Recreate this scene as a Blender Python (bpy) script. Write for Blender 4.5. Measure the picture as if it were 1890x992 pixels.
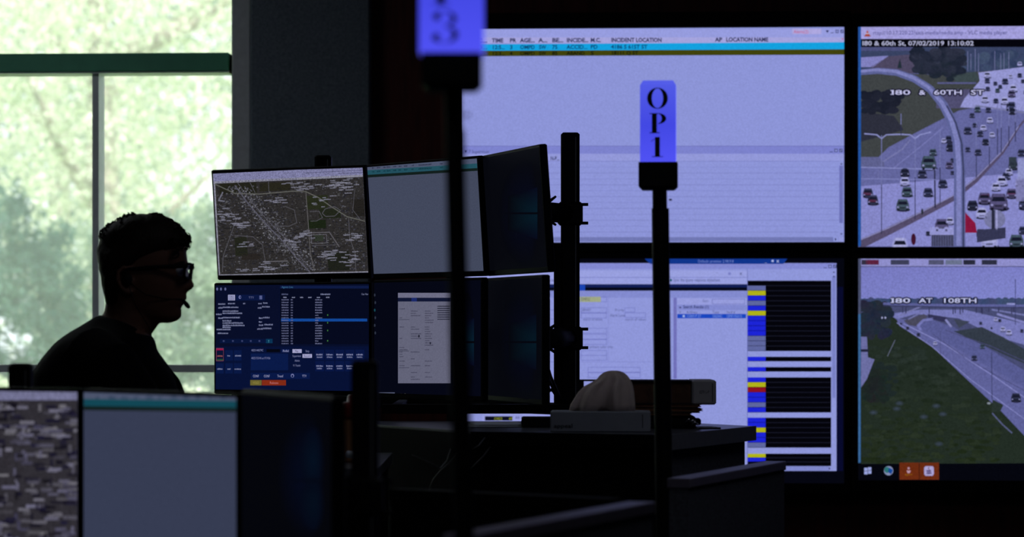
import bpy, bmesh, math, random
from mathutils import Matrix, Vector
random.seed(7)
PI = math.pi
for o in list(bpy.data.objects): bpy.data.objects.remove(o)
SC = bpy.context.scene
COL = SC.collection
F = 5250.0; HC = 1.05                      # focal length in pixels of a 1890 px wide frame, camera height

# ---------------------------------------------------------------- camera, world, sun, lights, exposure
cd = bpy.data.cameras.new('camera'); cam = bpy.data.objects.new('camera', cd); COL.objects.link(cam)
cam.location = (0, 0, HC); cam.rotation_euler = (PI/2, 0, 0)
cd.sensor_width = 36; cd.lens = 100; cd.shift_y = 114/1890.0
cd.clip_start = 0.05; cd.clip_end = 300
cd.dof.use_dof = True; cd.dof.focus_distance = 7.5; cd.dof.aperture_fstop = 4.4
SC.camera = cam
w = bpy.data.worlds.new('sky'); SC.world = w; w.use_nodes = True
bg = w.node_tree.nodes['Background']; bg.inputs[0].default_value = (0.86, 0.93, 1.0, 1); bg.inputs[1].default_value = 2.1
SC.view_settings.view_transform = 'Standard'; SC.view_settings.look = 'None'
SC.view_settings.gamma = 1.0; SC.view_settings.exposure = 0.0; SC.view_settings.use_curve_mapping = False
SC.cycles.max_bounces = 8; SC.cycles.transparent_max_bounces = 16
SC.cycles.sample_clamp_indirect = 4.0
sl = bpy.data.lights.new('sun', 'SUN'); sun = bpy.data.objects.new('sun', sl); COL.objects.link(sun)
sl.energy = 6.6; sl.angle = math.radians(1.0); sl.color = (1.0, 0.96, 0.90)
sun.rotation_euler = (math.radians(42), 0, math.radians(28))     # high and from behind the building
for (lx, ly, le) in ((0.9, 5.2, 2.6), (-0.5, 2.6, 2.4), (-2.2, 8.0, 5.2)):           # three unseen lamps added overhead to lift the faint room light
    al = bpy.data.lights.new('fill_lamp', 'AREA'); ao = bpy.data.objects.new('fill_lamp', al); COL.objects.link(ao)
    al.shape = 'RECTANGLE'; al.size = 1.16; al.size_y = 0.56; al.energy = le; al.color = (0.86, 0.90, 1.0)
    ao.location = (lx, ly, 2.775)

# ---------------------------------------------------------------- helpers
def lin(c): return c/12.92 if c <= 0.04045 else ((c+0.055)/1.055)**2.4
def rgb(r, g, b): return (lin(r/255), lin(g/255), lin(b/255))
def W(px, py, d): return Vector(((px-945)/F*d, d, HC-(py-610)/F*d))

def mat(name, col, rough=0.6, metal=0.0, noise=0.0, nscale=30.0, bump=0.0, bscale=None, stretch=None, spec=0.4, trans=0.0):
    m = bpy.data.materials.new(name); m.use_nodes = True; nt = m.node_tree; b = nt.nodes['Principled BSDF']
    c = rgb(*col); b.inputs['Base Color'].default_value = (*c, 1); b.inputs['Roughness'].default_value = rough
    b.inputs['Metallic'].default_value = metal; b.inputs['Specular IOR Level'].default_value = spec
    if trans: b.inputs['Subsurface Weight'].default_value = trans; b.inputs['Subsurface Scale'].default_value = 0.02
    tc = nt.nodes.new('ShaderNodeTexCoord'); src = tc.outputs['Object']
    if stretch:
        mp = nt.nodes.new('ShaderNodeMapping'); mp.inputs['Scale'].default_value = stretch
        nt.links.new(src, mp.inputs[0]); src = mp.outputs[0]
    if noise:
        n = nt.nodes.new('ShaderNodeTexNoise'); n.inputs['Scale'].default_value = nscale; n.inputs['Detail'].default_value = 5
        nt.links.new(src, n.inputs['Vector'])
        r = nt.nodes.new('ShaderNodeValToRGB'); r.color_ramp.elements[0].position = 0.3; r.color_ramp.elements[1].position = 0.7
        r.color_ramp.elements[0].color = (*[x*(1-noise) for x in c], 1); r.color_ramp.elements[1].color = (*[min(1, x*(1+noise)) for x in c], 1)
        nt.links.new(n.outputs['Fac'], r.inputs[0]); nt.links.new(r.outputs[0], b.inputs['Base Color'])
    if bump:
        n2 = nt.nodes.new('ShaderNodeTexNoise'); n2.inputs['Scale'].default_value = bscale or nscale; n2.inputs['Detail'].default_value = 3
        nt.links.new(src, n2.inputs['Vector']); bu = nt.nodes.new('ShaderNodeBump'); bu.inputs['Strength'].default_value = bump
        bu.inputs['Distance'].default_value = 0.003
        nt.links.new(n2.outputs['Fac'], bu.inputs['Height']); nt.links.new(bu.outputs[0], b.inputs['Normal'])
    return m

def emat(name, noise=0.08, nscale=260.0, strength=1.0):
    """a picture on a lit screen: colour from the mesh, slight pixel grain"""
    m = bpy.data.materials.new(name); m.use_nodes = True; nt = m.node_tree; nt.nodes.remove(nt.nodes['Principled BSDF'])
    out = nt.nodes['Material Output']; at = nt.nodes.new('ShaderNodeAttribute'); at.attribute_name = 'col'
    tc = nt.nodes.new('ShaderNodeTexCoord'); n = nt.nodes.new('ShaderNodeTexNoise'); n.inputs['Scale'].default_value = nscale; n.inputs['Detail'].default_value = 2
    nt.links.new(tc.outputs['Object'], n.inputs['Vector'])
    mr = nt.nodes.new('ShaderNodeMapRange'); mr.inputs[1].default_value = 0.3; mr.inputs[2].default_value = 0.7
    mr.inputs[3].default_value = (1-noise)*strength; mr.inputs[4].default_value = (1+noise)*strength
    nt.links.new(n.outputs['Fac'], mr.inputs[0])
    em = nt.nodes.new('ShaderNodeEmission'); nt.links.new(at.outputs['Color'], em.inputs[0]); nt.links.new(mr.outputs[0], em.inputs[1])
    gl = nt.nodes.new('ShaderNodeBsdfGlossy'); gl.inputs['Color'].default_value = (0.005, 0.005, 0.006, 1); gl.inputs['Roughness'].default_value = 0.25
    ad = nt.nodes.new('ShaderNodeAddShader'); nt.links.new(em.outputs[0], ad.inputs[0]); nt.links.new(gl.outputs[0], ad.inputs[1])
    nt.links.new(ad.outputs[0], out.inputs[0]); return m

M = dict(
    black_plastic=mat('black_plastic', (15, 15, 17), 0.65, noise=0.2, nscale=60, spec=0.2),
    black_metal=mat('black_metal', (14, 14, 16), 0.62, noise=0.15, nscale=40, spec=0.18),
    bezel=mat('bezel', (9, 9, 11), 0.55, noise=0.1, nscale=80, spec=0.12),
    wall_bezel=mat('wall_bezel', (9, 9, 12), 0.6, noise=0.1, nscale=80, spec=0.2),
    chrome=mat('chrome', (190, 190, 195), 0.18, metal=1.0, noise=0.03),
    wood=mat('dark_wood', (88, 32, 24), 0.5, noise=0.35, nscale=9, stretch=(6, 6, 0.7), bump=0.15, bscale=20),
    fabric=mat('grey_panel_fabric', (134, 144, 156), 0.95, noise=0.22, nscale=120, bump=0.5, bscale=300, spec=0.1),
    trim_blue=mat('painted_trim', (238, 240, 244), 0.7, noise=0.06, nscale=40, bump=0.1),
    plaster=mat('wall_plaster', (70, 72, 78), 0.9, noise=0.06, nscale=15, bump=0.15, bscale=80),
    ceiling=mat('ceiling_tile', (96, 98, 102), 0.95, noise=0.1, nscale=90, bump=0.3, bscale=200),
    carpet=mat('carpet', (38, 40, 46), 0.98, noise=0.35, nscale=160, bump=0.8, bscale=400, spec=0.05),
    green=mat('green_frame_paint', (108, 196, 158), 0.5, noise=0.06, nscale=20),
    pale_frame=mat('grey_frame_paint', (240, 246, 252), 0.5, noise=0.05, nscale=20),
    laminate=mat('dark_laminate', (88, 90, 98), 0.33, noise=0.12, nscale=50),
    laminate_edge=mat('grey_edge_band', (128, 130, 134), 0.5, noise=0.08, nscale=70),
    panel=mat('charcoal_panel', (104, 106, 118), 0.85, noise=0.25, nscale=160, bump=0.3, bscale=260, spec=0.15),
    black_panel=mat('black_panel', (14, 14, 15), 0.8, noise=0.2, nscale=60, spec=0.15),
    cap=mat('partition_cap', (128, 120, 138), 0.45, noise=0.1, nscale=60),
    shirt=mat('black_knit_shirt', (15, 15, 18), 0.95, noise=0.2, nscale=200, bump=0.4, bscale=260, spec=0.1),
    trousers=mat('dark_trousers', (22, 22, 28), 0.9, noise=0.2, nscale=150, spec=0.1),
    skin=mat('skin', (118, 80, 64), 0.55, noise=0.07, nscale=40, spec=0.35),
    hair=mat('dark_brown_hair', (34, 22, 16), 0.6, noise=0.4, nscale=220, stretch=(1, 1, 0.3), bump=0.6, bscale=200, spec=0.25),
    tissue=mat('white_tissue', (232, 214, 205), 0.9, noise=0.04, nscale=60, bump=0.3, bscale=90, spec=0.1),
    carton=mat('pale_carton', (160, 165, 175), 0.7, noise=0.07, nscale=25),
    ink=mat('dark_print', (22, 24, 30), 0.8, noise=0.05),
    paper=mat('white_paper', (215, 220, 232), 0.85, noise=0.04, nscale=30),
    brown=mat('brown_cover', (92, 60, 42), 0.7, noise=0.3, nscale=60),
    spine=mat('grey_spine', (186, 184, 186), 0.6, noise=0.07, nscale=40),
    red_lid=mat('dark_red_lid', (120, 30, 28), 0.4, noise=0.1),
    kraft=mat('brown_kraft', (176, 124, 84), 0.7, noise=0.2, nscale=60, stretch=(8, 8, 0.5)),
    bark=mat('bark', (168, 158, 146), 0.9, noise=0.3, nscale=8, bump=0.5),
    lawn=mat('lawn', (128, 165, 84), 0.95, noise=0.35, nscale=3, bump=0.6, bscale=30),
    pave=mat('pale_street', (205, 200, 196), 0.9, noise=0.08, nscale=2),
    cable=mat('black_cable', (14, 14, 16), 0.4),
    pale_cable=mat('pale_cable', (84, 84, 84), 0.4),
    screen=emat('lit_screen'), screen_map=emat('lit_map_screen', 0.45, 420.0), screen_cam=emat('lit_camera_screen', 0.16, 190.0),
)
def leafmat(name, a, b_, amt=0.45):
    m = bpy.data.materials.new(name); m.use_nodes = True; nt = m.node_tree; nt.nodes.remove(nt.nodes['Principled BSDF'])
    ge = nt.nodes.new('ShaderNodeNewGeometry'); tc = nt.nodes.new('ShaderNodeTexCoord')
    n = nt.nodes.new('ShaderNodeTexNoise'); n.inputs['Scale'].default_value = 2.3; n.inputs['Detail'].default_value = 3
    nt.links.new(tc.outputs['Object'], n.inputs['Vector'])
    mx = nt.nodes.new('ShaderNodeMix'); mx.data_type = 'RGBA'; mx.inputs[6].default_value = (*rgb(*a), 1); mx.inputs[7].default_value = (*rgb(*b_), 1)
    ad = nt.nodes.new('ShaderNodeMath'); ad.operation = 'MULTIPLY_ADD'; ad.inputs[1].default_value = 0.35
    nt.links.new(ge.outputs['Random Per Island'], ad.inputs[0]); 
    mr = nt.nodes.new('ShaderNodeMapRange'); mr.inputs[1].default_value = 0.35; mr.inputs[2].default_value = 0.65; mr.inputs[3].default_value = -0.15; mr.inputs[4].default_value = 0.75
    nt.links.new(n.outputs['Fac'], mr.inputs[0]); nt.links.new(mr.outputs[0], ad.inputs[2]); nt.links.new(ad.outputs[0], mx.inputs[0])
    d = nt.nodes.new('ShaderNodeBsdfDiffuse'); t = nt.nodes.new('ShaderNodeBsdfTranslucent'); ms = nt.nodes.new('ShaderNodeMixShader'); ms.inputs[0].default_value = amt
    nt.links.new(mx.outputs[2], d.inputs[0]); nt.links.new(mx.outputs[2], t.inputs[0]); nt.links.new(d.outputs[0], ms.inputs[1]); nt.links.new(t.outputs[0], ms.inputs[2])
    nt.links.new(ms.outputs[0], nt.nodes['Material Output'].inputs[0]); return m
M['leaf_light'] = leafmat('pale_leaves', (184, 200, 160), (250, 249, 236))
M['leaf_mid'] = leafmat('mid_leaves', (92, 122, 110), (184, 198, 174))
M['leaf_dark'] = leafmat('dark_leaves', (56, 90, 82), (110, 142, 126))
def glassmat(name, haze):
    m = bpy.data.materials.new(name); m.use_nodes = True; nt = m.node_tree; nt.nodes.remove(nt.nodes['Principled BSDF'])
    t = nt.nodes.new('ShaderNodeBsdfTransparent'); t.inputs[0].default_value = (1.0, 1.0, 1.0, 1)
    g = nt.nodes.new('ShaderNodeBsdfGlossy'); g.inputs['Roughness'].default_value = 0.03; fr = nt.nodes.new('ShaderNodeFresnel'); fr.inputs[0].default_value = 1.45
    tl = nt.nodes.new('ShaderNodeBsdfTranslucent'); tl.inputs[0].default_value = (0.92, 0.97, 0.95, 1)   # veil of haze over the view, put into the pane
    m2 = nt.nodes.new('ShaderNodeMixShader'); m2.inputs[0].default_value = haze; nt.links.new(t.outputs[0], m2.inputs[1]); nt.links.new(tl.outputs[0], m2.inputs[2]); t = m2
    ms = nt.nodes.new('ShaderNodeMixShader'); nt.links.new(fr.outputs[0], ms.inputs[0]); nt.links.new(t.outputs[0], ms.inputs[1]); nt.links.new(g.outputs[0], ms.inputs[2])
    nt.links.new(ms.outputs[0], nt.nodes['Material Output'].inputs[0]); return m
M['glass'] = glassmat('clear_glass', 0.0); M['hazed_glass'] = glassmat('hazed_window_glass', 0.15)
def lampmat():
    """frosted acrylic lit from the LED in its socket: brightest low down, soft sheen"""
    m = bpy.data.materials.new('blue_lit_acrylic'); m.use_nodes = True; nt = m.node_tree; b = nt.nodes['Principled BSDF']
    b.inputs['Base Color'].default_value = (*rgb(90, 95, 220), 1); b.inputs['Roughness'].default_value = 0.12
    tc = nt.nodes.new('ShaderNodeTexCoord'); sp = nt.nodes.new('ShaderNodeSeparateXYZ'); nt.links.new(tc.outputs['Generated'], sp.inputs[0])
    r = nt.nodes.new('ShaderNodeValToRGB'); e = r.color_ramp.elements
    e[0].position = 0; e[0].color = (*rgb(80, 82, 246), 1); e[1].position = 1; e[1].color = (*rgb(82, 92, 230), 1)
    k = e.new(0.45); k.color = (*rgb(66, 72, 228), 1)
    nt.links.new(sp.outputs[2], r.inputs[0]); nt.links.new(r.outputs[0], b.inputs['Emission Color']); b.inputs['Emission Strength'].default_value = 0.95
    return m
M['lamp'] = lampmat()

def tag(o, label=None, cat=None, group=None, kind=None):
    if label: o['label'] = label
    if cat: o['category'] = cat
    if group: o['group'] = group
    if kind: o['kind'] = kind
    return o
def empty(name, loc=(0, 0, 0), label=None, cat=None, group=None):
    o = bpy.data.objects.new(name, None); COL.objects.link(o); o.location = loc; o.empty_display_size = 0.1
    return tag(o, label, cat, group)

class MB:
    """collects vertices and faces; build() links them as one mesh object"""
    def __init__(s): s.v = []; s.f = []
    def add(s, v, f, T=None):
        k = len(s.v); s.v += [tuple(T @ Vector(p)) if T else tuple(p) for p in v]; s.f += [tuple(i+k for i in q) for q in f]; return s
    def box(s, x0, x1, y0, y1, z0, z1, T=None):
        return s.add([(x0,y0,z0),(x1,y0,z0),(x1,y1,z0),(x0,y1,z0),(x0,y0,z1),(x1,y0,z1),(x1,y1,z1),(x0,y1,z1)],
                     [(0,3,2,1),(4,5,6,7),(0,1,5,4),(1,2,6,5),(2,3,7,6),(3,0,4,7)], T)
    def cbox(s, x0, x1, y0, y1, z0, z1, c=0.005, T=None):
        """box with its vertical edges and its top and bottom rims chamfered"""
        def ring(i, z): 
            a0, a1, b0, b1 = x0+i, x1-i, y0+i, y1-i
            return [(a0+c,b0,z),(a1-c,b0,z),(a1,b0+c,z),(a1,b1-c,z),(a1-c,b1,z),(a0+c,b1,z),(a0,b1-c,z),(a0,b0+c,z)]
        return s.loft([ring(c, z0), ring(0, z0+c), ring(0, z1-c), ring(c, z1)], T)
    def prism(s, pts, z0, z1, T=None):
        n = len(pts); v = [(x, y, z0) for x, y in pts]+[(x, y, z1) for x, y in pts]
        area = sum(pts[i][0]*pts[(i+1)%n][1]-pts[(i+1)%n][0]*pts[i][1] for i in range(n))
        f = [tuple(reversed(range(n))), tuple(range(n, 2*n))]+[(i, (i+1)%n, n+(i+1)%n, n+i) for i in range(n)]
        if area < 0: f = [tuple(reversed(q)) for q in f]
        return s.add(v, f, T)
    def loft(s, rings, T=None, cap=True):
        n = len(rings[0]); v = [p for r in rings for p in r]; f = []
        for k in range(len(rings)-1):
            for i in range(n): f.append((k*n+i, k*n+(i+1)%n, (k+1)*n+(i+1)%n, (k+1)*n+i))
        if cap: f += [tuple(reversed(range(n))), tuple(range((len(rings)-1)*n, len(rings)*n))]
        return s.add(v, f, T)
    def tube(s, pts, r, n=10, T=None):
        pts = [Vector(p) for p in pts]; rr = r if isinstance(r, (list, tuple)) else [r]*len(pts); rings = []; u = None
        for i, p in enumerate(pts):
            t = ((pts[i+1]-p) if i == 0 else (p-pts[i-1]) if i == len(pts)-1 else (pts[i+1]-pts[i-1])).normalized()
            if u is None: u = t.orthogonal().normalized()
            u = (u-t*u.dot(t)).normalized(); b = t.cross(u)
            rings.append([tuple(p+(u*math.cos(2*PI*k/n)+b*math.sin(2*PI*k/n))*rr[i]) for k in range(n)])
        return s.loft(rings, T)
    def ball(s, c, r, n=12, m=8, T=None):
        rx, ry, rz = r if isinstance(r, (list, tuple)) else (r, r, r)
        return s.loft([[(c[0]+rx*math.sin(PI*j/m)*math.cos(2*PI*i/n), c[1]+ry*math.sin(PI*j/m)*math.sin(2*PI*i/n), c[2]-rz*math.cos(PI*j/m)) for i in range(n)]
                       for j in [0.15]+list(range(1, m))+[m-0.15]], T)
    def build(s, name, m, parent=None, smooth=False, bevel=0.0):
        me = bpy.data.meshes.new(name); me.from_pydata(s.v, [], s.f); me.update()
        o = bpy.data.objects.new(name, me); COL.objects.link(o); me.materials.append(m)
        if parent: o.parent = parent
        if smooth: me.polygons.foreach_set('use_smooth', [True]*len(me.polygons))
        if bevel:
            b = o.modifiers.new('b', 'BEVEL'); b.width = bevel; b.segments = 2; b.limit_method = 'ANGLE'
        return o

def text_geo(s, bold=0.0):
    """flat outline of a string in the built-in font: vertices, faces, width (cap height 0.7)"""
    c = bpy.data.curves.new('t', 'FONT'); c.body = s; c.offset = bold; c.resolution_u = 2
    o = bpy.data.objects.new('t', c); me = bpy.data.meshes.new_from_object(o)
    v = [(p.co.x, p.co.y) for p in me.vertices]; f = [tuple(q.vertices) for q in me.polygons]
    bpy.data.objects.remove(o); bpy.data.meshes.remove(me)
    return v, f
TCACHE = {}
def tgeo(s, bold):
    if (s, bold) not in TCACHE: TCACHE[(s, bold)] = text_geo(s, bold)
    return TCACHE[(s, bold)]

class Picture:
    """the picture on one flat screen, laid out on that screen's own plane (T: local x right, z up, -y out)"""
    def __init__(s, T, y, x0, x1, z0, z1, base):
        s.T = T; s.Ti = T.inverted(); s.y = y; s.r = (x0, x1, z0, z1); s.v = []; s.f = []; s.c = []
        s.o = s.Ti @ Vector((0, 0, HC)); s.R = s.Ti.to_3x3()
        s.raw([(x0, z0), (x1, z0), (x1, z1), (x0, z1)], base, 0)
    def L(s, px, py):
        d = s.R @ Vector(((px-945)/F, 1, -(py-610)/F)); t = (s.y-s.o.y)/d.y; q = s.o+d*t; return (q.x, q.z)
    def raw(s, pts, col, ly):
        k = len(s.v); s.v += [(x, s.y-ly*0.00012, z) for x, z in pts]; s.f.append(tuple(range(k, k+len(pts))))
        cs = col if isinstance(col, list) else [col]*len(pts); s.c += [(*rgb(*c), 1) for c in cs]
    def clip(s, pts):
        x0, x1, z0, z1 = s.r
        for ax, lim, sg in ((0, x0, 1), (0, x1, -1), (1, z0, 1), (1, z1, -1)):
            out = []
            for i in range(len(pts)):
                a, b = pts[i-1], pts[i]; ia = (a[ax]-lim)*sg >= 0; ib = (b[ax]-lim)*sg >= 0
                if ia != ib:
                    t = (lim-a[ax])/(b[ax]-a[ax]); out.append((a[0]+(b[0]-a[0])*t, a[1]+(b[1]-a[1])*t))
                if ib: out.append(b)
            pts = out
            if len(pts) < 3: return []
        return pts
    def poly(s, pts, col, ly=1):
        q = [s.L(*p) for p in pts]
        if isinstance(col, list): s.raw(q, col, ly); return
        q = s.clip(q)
        if q: s.raw(q, col, ly)
    def rect(s, x0, y0, x1, y1, col, ly=1, sl=0.0):
        """sl: how much the row climbs per pixel to the right (foreshortened screens)"""
        d = (x1-x0)*sl; s.poly([(x0, y0), (x1, y0-d), (x1, y1-d), (x0, y1)], col, ly)
    def line(s, pts, wd, col, ly=1):
        for i in range(len(pts)-1):
            (ax, ay), (bx, by) = pts[i], pts[i+1]; wa, wb = (wd[i], wd[i+1]) if isinstance(wd, list) else (wd, wd)
            l = math.hypot(bx-ax, by-ay) or 1; nx, ny = -(by-ay)/l/2, (bx-ax)/l/2
            s.poly([(ax+nx*wa, ay+ny*wa), (bx+nx*wb, by+ny*wb), (bx-nx*wb, by-ny*wb), (ax-nx*wa, ay-ny*wa)], col, ly)
            if i: s.disc(ax, ay, wa/2, wa/2, col, ly, 8)
    def disc(s, x, y, rx, ry, col, ly=1, n=12):
        s.poly([(x+rx*math.cos(2*PI*i/n), y+ry*math.sin(2*PI*i/n)) for i in range(n)], col, ly)
    def glow(s, x, y, rx, ry, c0, c1, ly=1, n=20, rr=None):
        for i in range(n):
            a, b = 2*PI*i/n, 2*PI*(i+1)/n; ra = rx if math.cos(a) < 1e-6 or rr is None else rr; rb = rx if math.cos(b) < 1e-6 or rr is None else rr
            s.raw([s.L(x, y), s.L(x+ra*math.cos(a), y+ry*math.sin(a)), s.L(x+rb*math.cos(b), y+ry*math.sin(b))], [c0, c1, c1], ly)
    def text(s, t, x, y, h, col, ly=3, wd=None, bold=0.0, sl=0.0, cx=None):
        """x, y: left end of the baseline; h: cap height; wd: fit to this width"""
        v, f = tgeo(t, bold)
        if not v: return
        w0 = max(p[0] for p in v); k = h/0.69; kx = (wd/w0 if wd else k*(cx or 1))
        for q in f:
            pts = [(x+v[i][0]*kx, y-v[i][1]*k-(v[i][0]*kx)*sl) for i in q]
            pts = [s.L(*p) for p in pts]; pts = s.clip(pts)
            if pts: s.raw(pts, col, ly)
    def scrib(s, x, y, wd, h, col, ly=3, sl=0.0, seed=None):
        """a word too small to read: uneven short strokes"""
        r = random.Random(seed if seed is not None else int(x*7+y*13)); q = x
        while q < x+wd:
            l = r.uniform(0.5, 1.3)*h*0.5; hh = h*r.uniform(0.7, 1)
            s.rect(q, y-hh-(q-x)*sl, min(q+l, x+wd), y-(q-x)*sl, col, ly); q += l+r.uniform(0.25, 0.6)*h*0.5
    def build(s, parent, m, name='screen'):
        me = bpy.data.meshes.new(name); me.from_pydata(s.v, [], s.f)
        ca = me.color_attributes.new('col', 'FLOAT_COLOR', 'CORNER'); ca.data.foreach_set('color', [x for c in s.c for x in c])
        me.materials.append(m); o = bpy.data.objects.new(name, me); COL.objects.link(o); o.parent = parent; return o

# ---------------------------------------------------------------- the room (its back wall is turned 3.2 degrees to the camera)
YAW = math.radians(3.2); O0 = W(1558, 610, 9.6); O0.z = 0
UX = Vector((math.cos(YAW), -math.sin(YAW), 0)); NN = Vector((-math.sin(YAW), -math.cos(YAW), 0))
def TW(w_=0.0):                      # local x along the wall, y into the wall, z up
    m = Matrix.Identity(4); yy = -NN
    for i in range(3): m[i][0] = UX[i]; m[i][1] = yy[i]; m[i][2] = (0, 0, 1)[i]; m[i][3] = O0[i]
    return m
TB = TW()
def wuv(px, py, w_=0.0):             # pixel -> (u, z) on the plane w_ metres in front of the wall
    d = Vector(((px-945)/F, 1, -(py-610)/F)); o = Vector((0, 0, HC)); p0 = O0+NN*w_
    t = (p0-o).dot(NN)/d.dot(NN); q = o+d*t; return ((q-O0).dot(UX), q.z)
def wbox(mb, px0, py0, px1, py1, w0, w1, c=0):
    u0, z1 = wuv(px0, py0, w1); u1, z0 = wuv(px1, py1, w1)
    (mb.cbox(u0, u1, -w1, -w0, z0, z1, c, TB) if c else mb.box(u0, u1, -w1, -w0, z0, z1, TB)); return mb

XL, XR, YN, ZC = -5.2, 4.2, -1.5, 2.8       # in the wall's own frame: u from XL to XR, depth back to the camera side
def room(name, m, *boxes):
    mb = MB()
    for b in boxes: mb.box(*b, T=TB)
    return tag(mb.build(name, m), kind='structure')
WU0 = -5.0; WU1 = wuv(429, 0, 0)[0]; WZ0, WZ1 = 0.42, 2.62
room('floor', M['carpet'], (XL-.1, XR+.1, -11.5, 0.35, -0.08, 0))
room('ceiling', M['ceiling'], (XL-.1, XR+.1, -11.5, 0.35, ZC, ZC+0.1))
room('wall_left', M['plaster'], (XL-.1, XL, -11.5, 0.35, 0, ZC))
room('wall_right', M['plaster'], (XR, XR+.1, -11.5, 0.35, 0, ZC))
room('wall_front', M['plaster'], (XL-.1, XR+.1, -11.6, -11.5, 0, ZC))
room('wall_back', M['wood'], (WU1, XR, 0, 0.2, 0, ZC), (XL, WU0, 0, 0.2, 0, ZC), (WU0, WU1, 0, 0.2, 0, WZ0), (WU0, WU1, 0, 0.2, WZ1, ZC))
# window frame with rails, mullion and panes
win = tag(MB().box(WU0, WU1, 0.06, 0.18, WZ1-0.05, WZ1, TB).box(WU0, WU1, 0.06, 0.18, WZ0, WZ0+0.05, TB)
          .box(WU0, WU0+0.05, 0.06, 0.18, WZ0+.05, WZ1-.05, TB).box(WU1-0.012, WU1, 0.06, 0.18, WZ0+.05, WZ1-.05, TB).build('window_1', M['pale_frame']), kind='structure')
def zat(py, w_=0.0): return wuv(200, py, w_)[1]
MB().box(WU0+.05, WU1-.012, -0.01, 0.12, zat(131, .01), zat(98, .01), TB).build('transom_bar', M['green'], win, bevel=0.003)
MB().box(WU0+.05, WU1-.012, 0.0, 0.12, zat(135), zat(131), TB).build('transom_light_strip', M['pale_frame'], win)  # pale strip stands in for light reflected below the green bar
mm = MB(); u0 = wuv(168, 0, 0)[0]; uw = wuv(180, 0, 0)[0]-u0
for k in range(4): mm.box(u0-k*0.95, u0-k*0.95+uw, 0.02, 0.12, WZ0+.05, zat(135), TB)
mm.build('mullion', M['pale_frame'], win)
MB().box(WU0+.05, WU1-.012, 0.02, 0.12, zat(688), zat(674), TB).build('rail', M['pale_frame'], win)
MB().box(WU0+.05, WU1-.012, 0.145, 0.151, WZ0+.05, WZ1-.05, TB).build('pane', M['hazed_glass'], win)
tag(wbox(MB(), 428, -90, 462, 1100, 0.0, 0.035, 0.004).build('trim_1', M['trim_blue']), kind='structure')
mb = MB(); u0 = wuv(462, 0, .06)[0]; u1 = wuv(683, 0, .06)[0]; mb.cbox(u0, u1, -0.06, 0, 0.1, ZC, 0.006, TB)
tag(mb.build('acoustic_panel', M['fabric']), 'tall grey fabric wall panel between the window and the dark wood wall', 'wall panel')
tag(MB().box(u1, XR, -0.02, 0, 0, 0.1, TB).build('baseboard_back', M['black_panel']), kind='structure')
for (lx, ly) in ((0.9, 5.2), (-0.5, 2.6), (-2.2, 8.0)):  # housings added around the unseen fill lamps
    fx = empty('added_fitting', (lx, ly, 2.8), 'added unseen ceiling light with flat diffuser above the ' + ('far desks' if 3 < ly < 6 else 'camera' if ly < 3 else 'window end of the room'), 'ceiling light', 'added fill lights')
    MB().box(-.62, .62, -.32, -.29, -.02, 0).box(-.62, .62, .29, .32, -.02, 0).box(-.62, -.59, -.29, .29, -.02, 0).box(.59, .62, -.29, .29, -.02, 0).build('frame', M['pale_frame'], fx)
    MB().box(-.59, .59, -.29, .29, -.012, -.004).build('diffuser', M['paper'], fx)

# ---------------------------------------------------------------- video wall: four displays
def display(x0, y0, x1, y1, body, base, label, m):
    t = empty('wall_display', (0, 0, 0), label, 'display', 'displays of the video wall'); t.matrix_world = TB
    b = MB(); u0, z1 = wuv(body[0], body[1], .09); u1, z0 = wuv(body[2], body[3], .09)
    b.cbox(u0+.001, u1-.001, -0.09, 0.0, z0+.001, z1-.001, 0.004); b.build('housing', M['wall_bezel'], t)
    a0, b1 = wuv(x0, y0, .0905); a1, b0 = wuv(x1, y1, .0905)
    p = Picture(TB, -0.0905, a0, a1, b0, b1, base); p.thing = t; p.m = m; return p
LIL = (140, 148, 214)
# top left: incident list
p = display(852, 54, 1558, 447, (836, 24, 1571, 466), LIL, 'upper left display of the video wall, pale incident list with a cyan row', M['screen'])
p.rect(852, 54, 1558, 69, (150, 156, 222), 1); p.rect(852, 69, 1558, 80, (164, 163, 220), 1)
p.poly([(852, 82), (1558, 78), (1558, 91), (852, 94)], (18, 160, 222), 2)
p.poly([(852, 94), (1558, 91), (1558, 101), (852, 104)], (64, 66, 12), 2)
D = (38, 42, 84)
for t, x, wd in (('C...', 879, 20), ('TIME', 908, 21), ('PR', 941, 12), ('AGE...', 960, 27), ('A...', 994, 16), ('BE...', 1019, 21), ('INCIDE...', 1046, 40), ('M.C.', 1090, 19), ('INCIDENT LOCATION', 1128, 93), ('AP', 1320, 13), ('LOCATION NAME', 1340, 78)):
    p.text(t, x, 78.4-(x-908)*.004, 7.4, D, 4, wd, 0.035)
for t, x, wd in (('D...', 879, 20), ('12:5...', 908, 24), ('3', 941, 5), ('OMPD', 960, 27), ('SW', 995, 13), ('75', 1019, 10), ('ACCID...', 1046, 38), ('PD', 1090, 13), ('4186 S 61ST ST', 1128, 67)):
    p.text(t, x, 90.8-(x-908)*.004, 7, (12, 64, 112), 4, wd, 0.03)
for t, x, wd in (('12:3...', 908, 24), ('4', 941, 5), ('OMPD', 960, 27), ('SW', 995, 13), ('85', 1019, 10), ('ABAND', 1046, 33), ('S', 1090, 6), ('18111 Q ST', 1128, 50)):
    p.text(t, x, 102.2-(x-908)*.004, 6.8, (18, 22, 10), 4, wd, 0.03)
p.rect(1462, 53, 1516, 63, (172, 166, 222), 2); p.text('Alerts(2)', 1465, 61.5, 6, (190, 70, 110), 4, 27)
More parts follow.
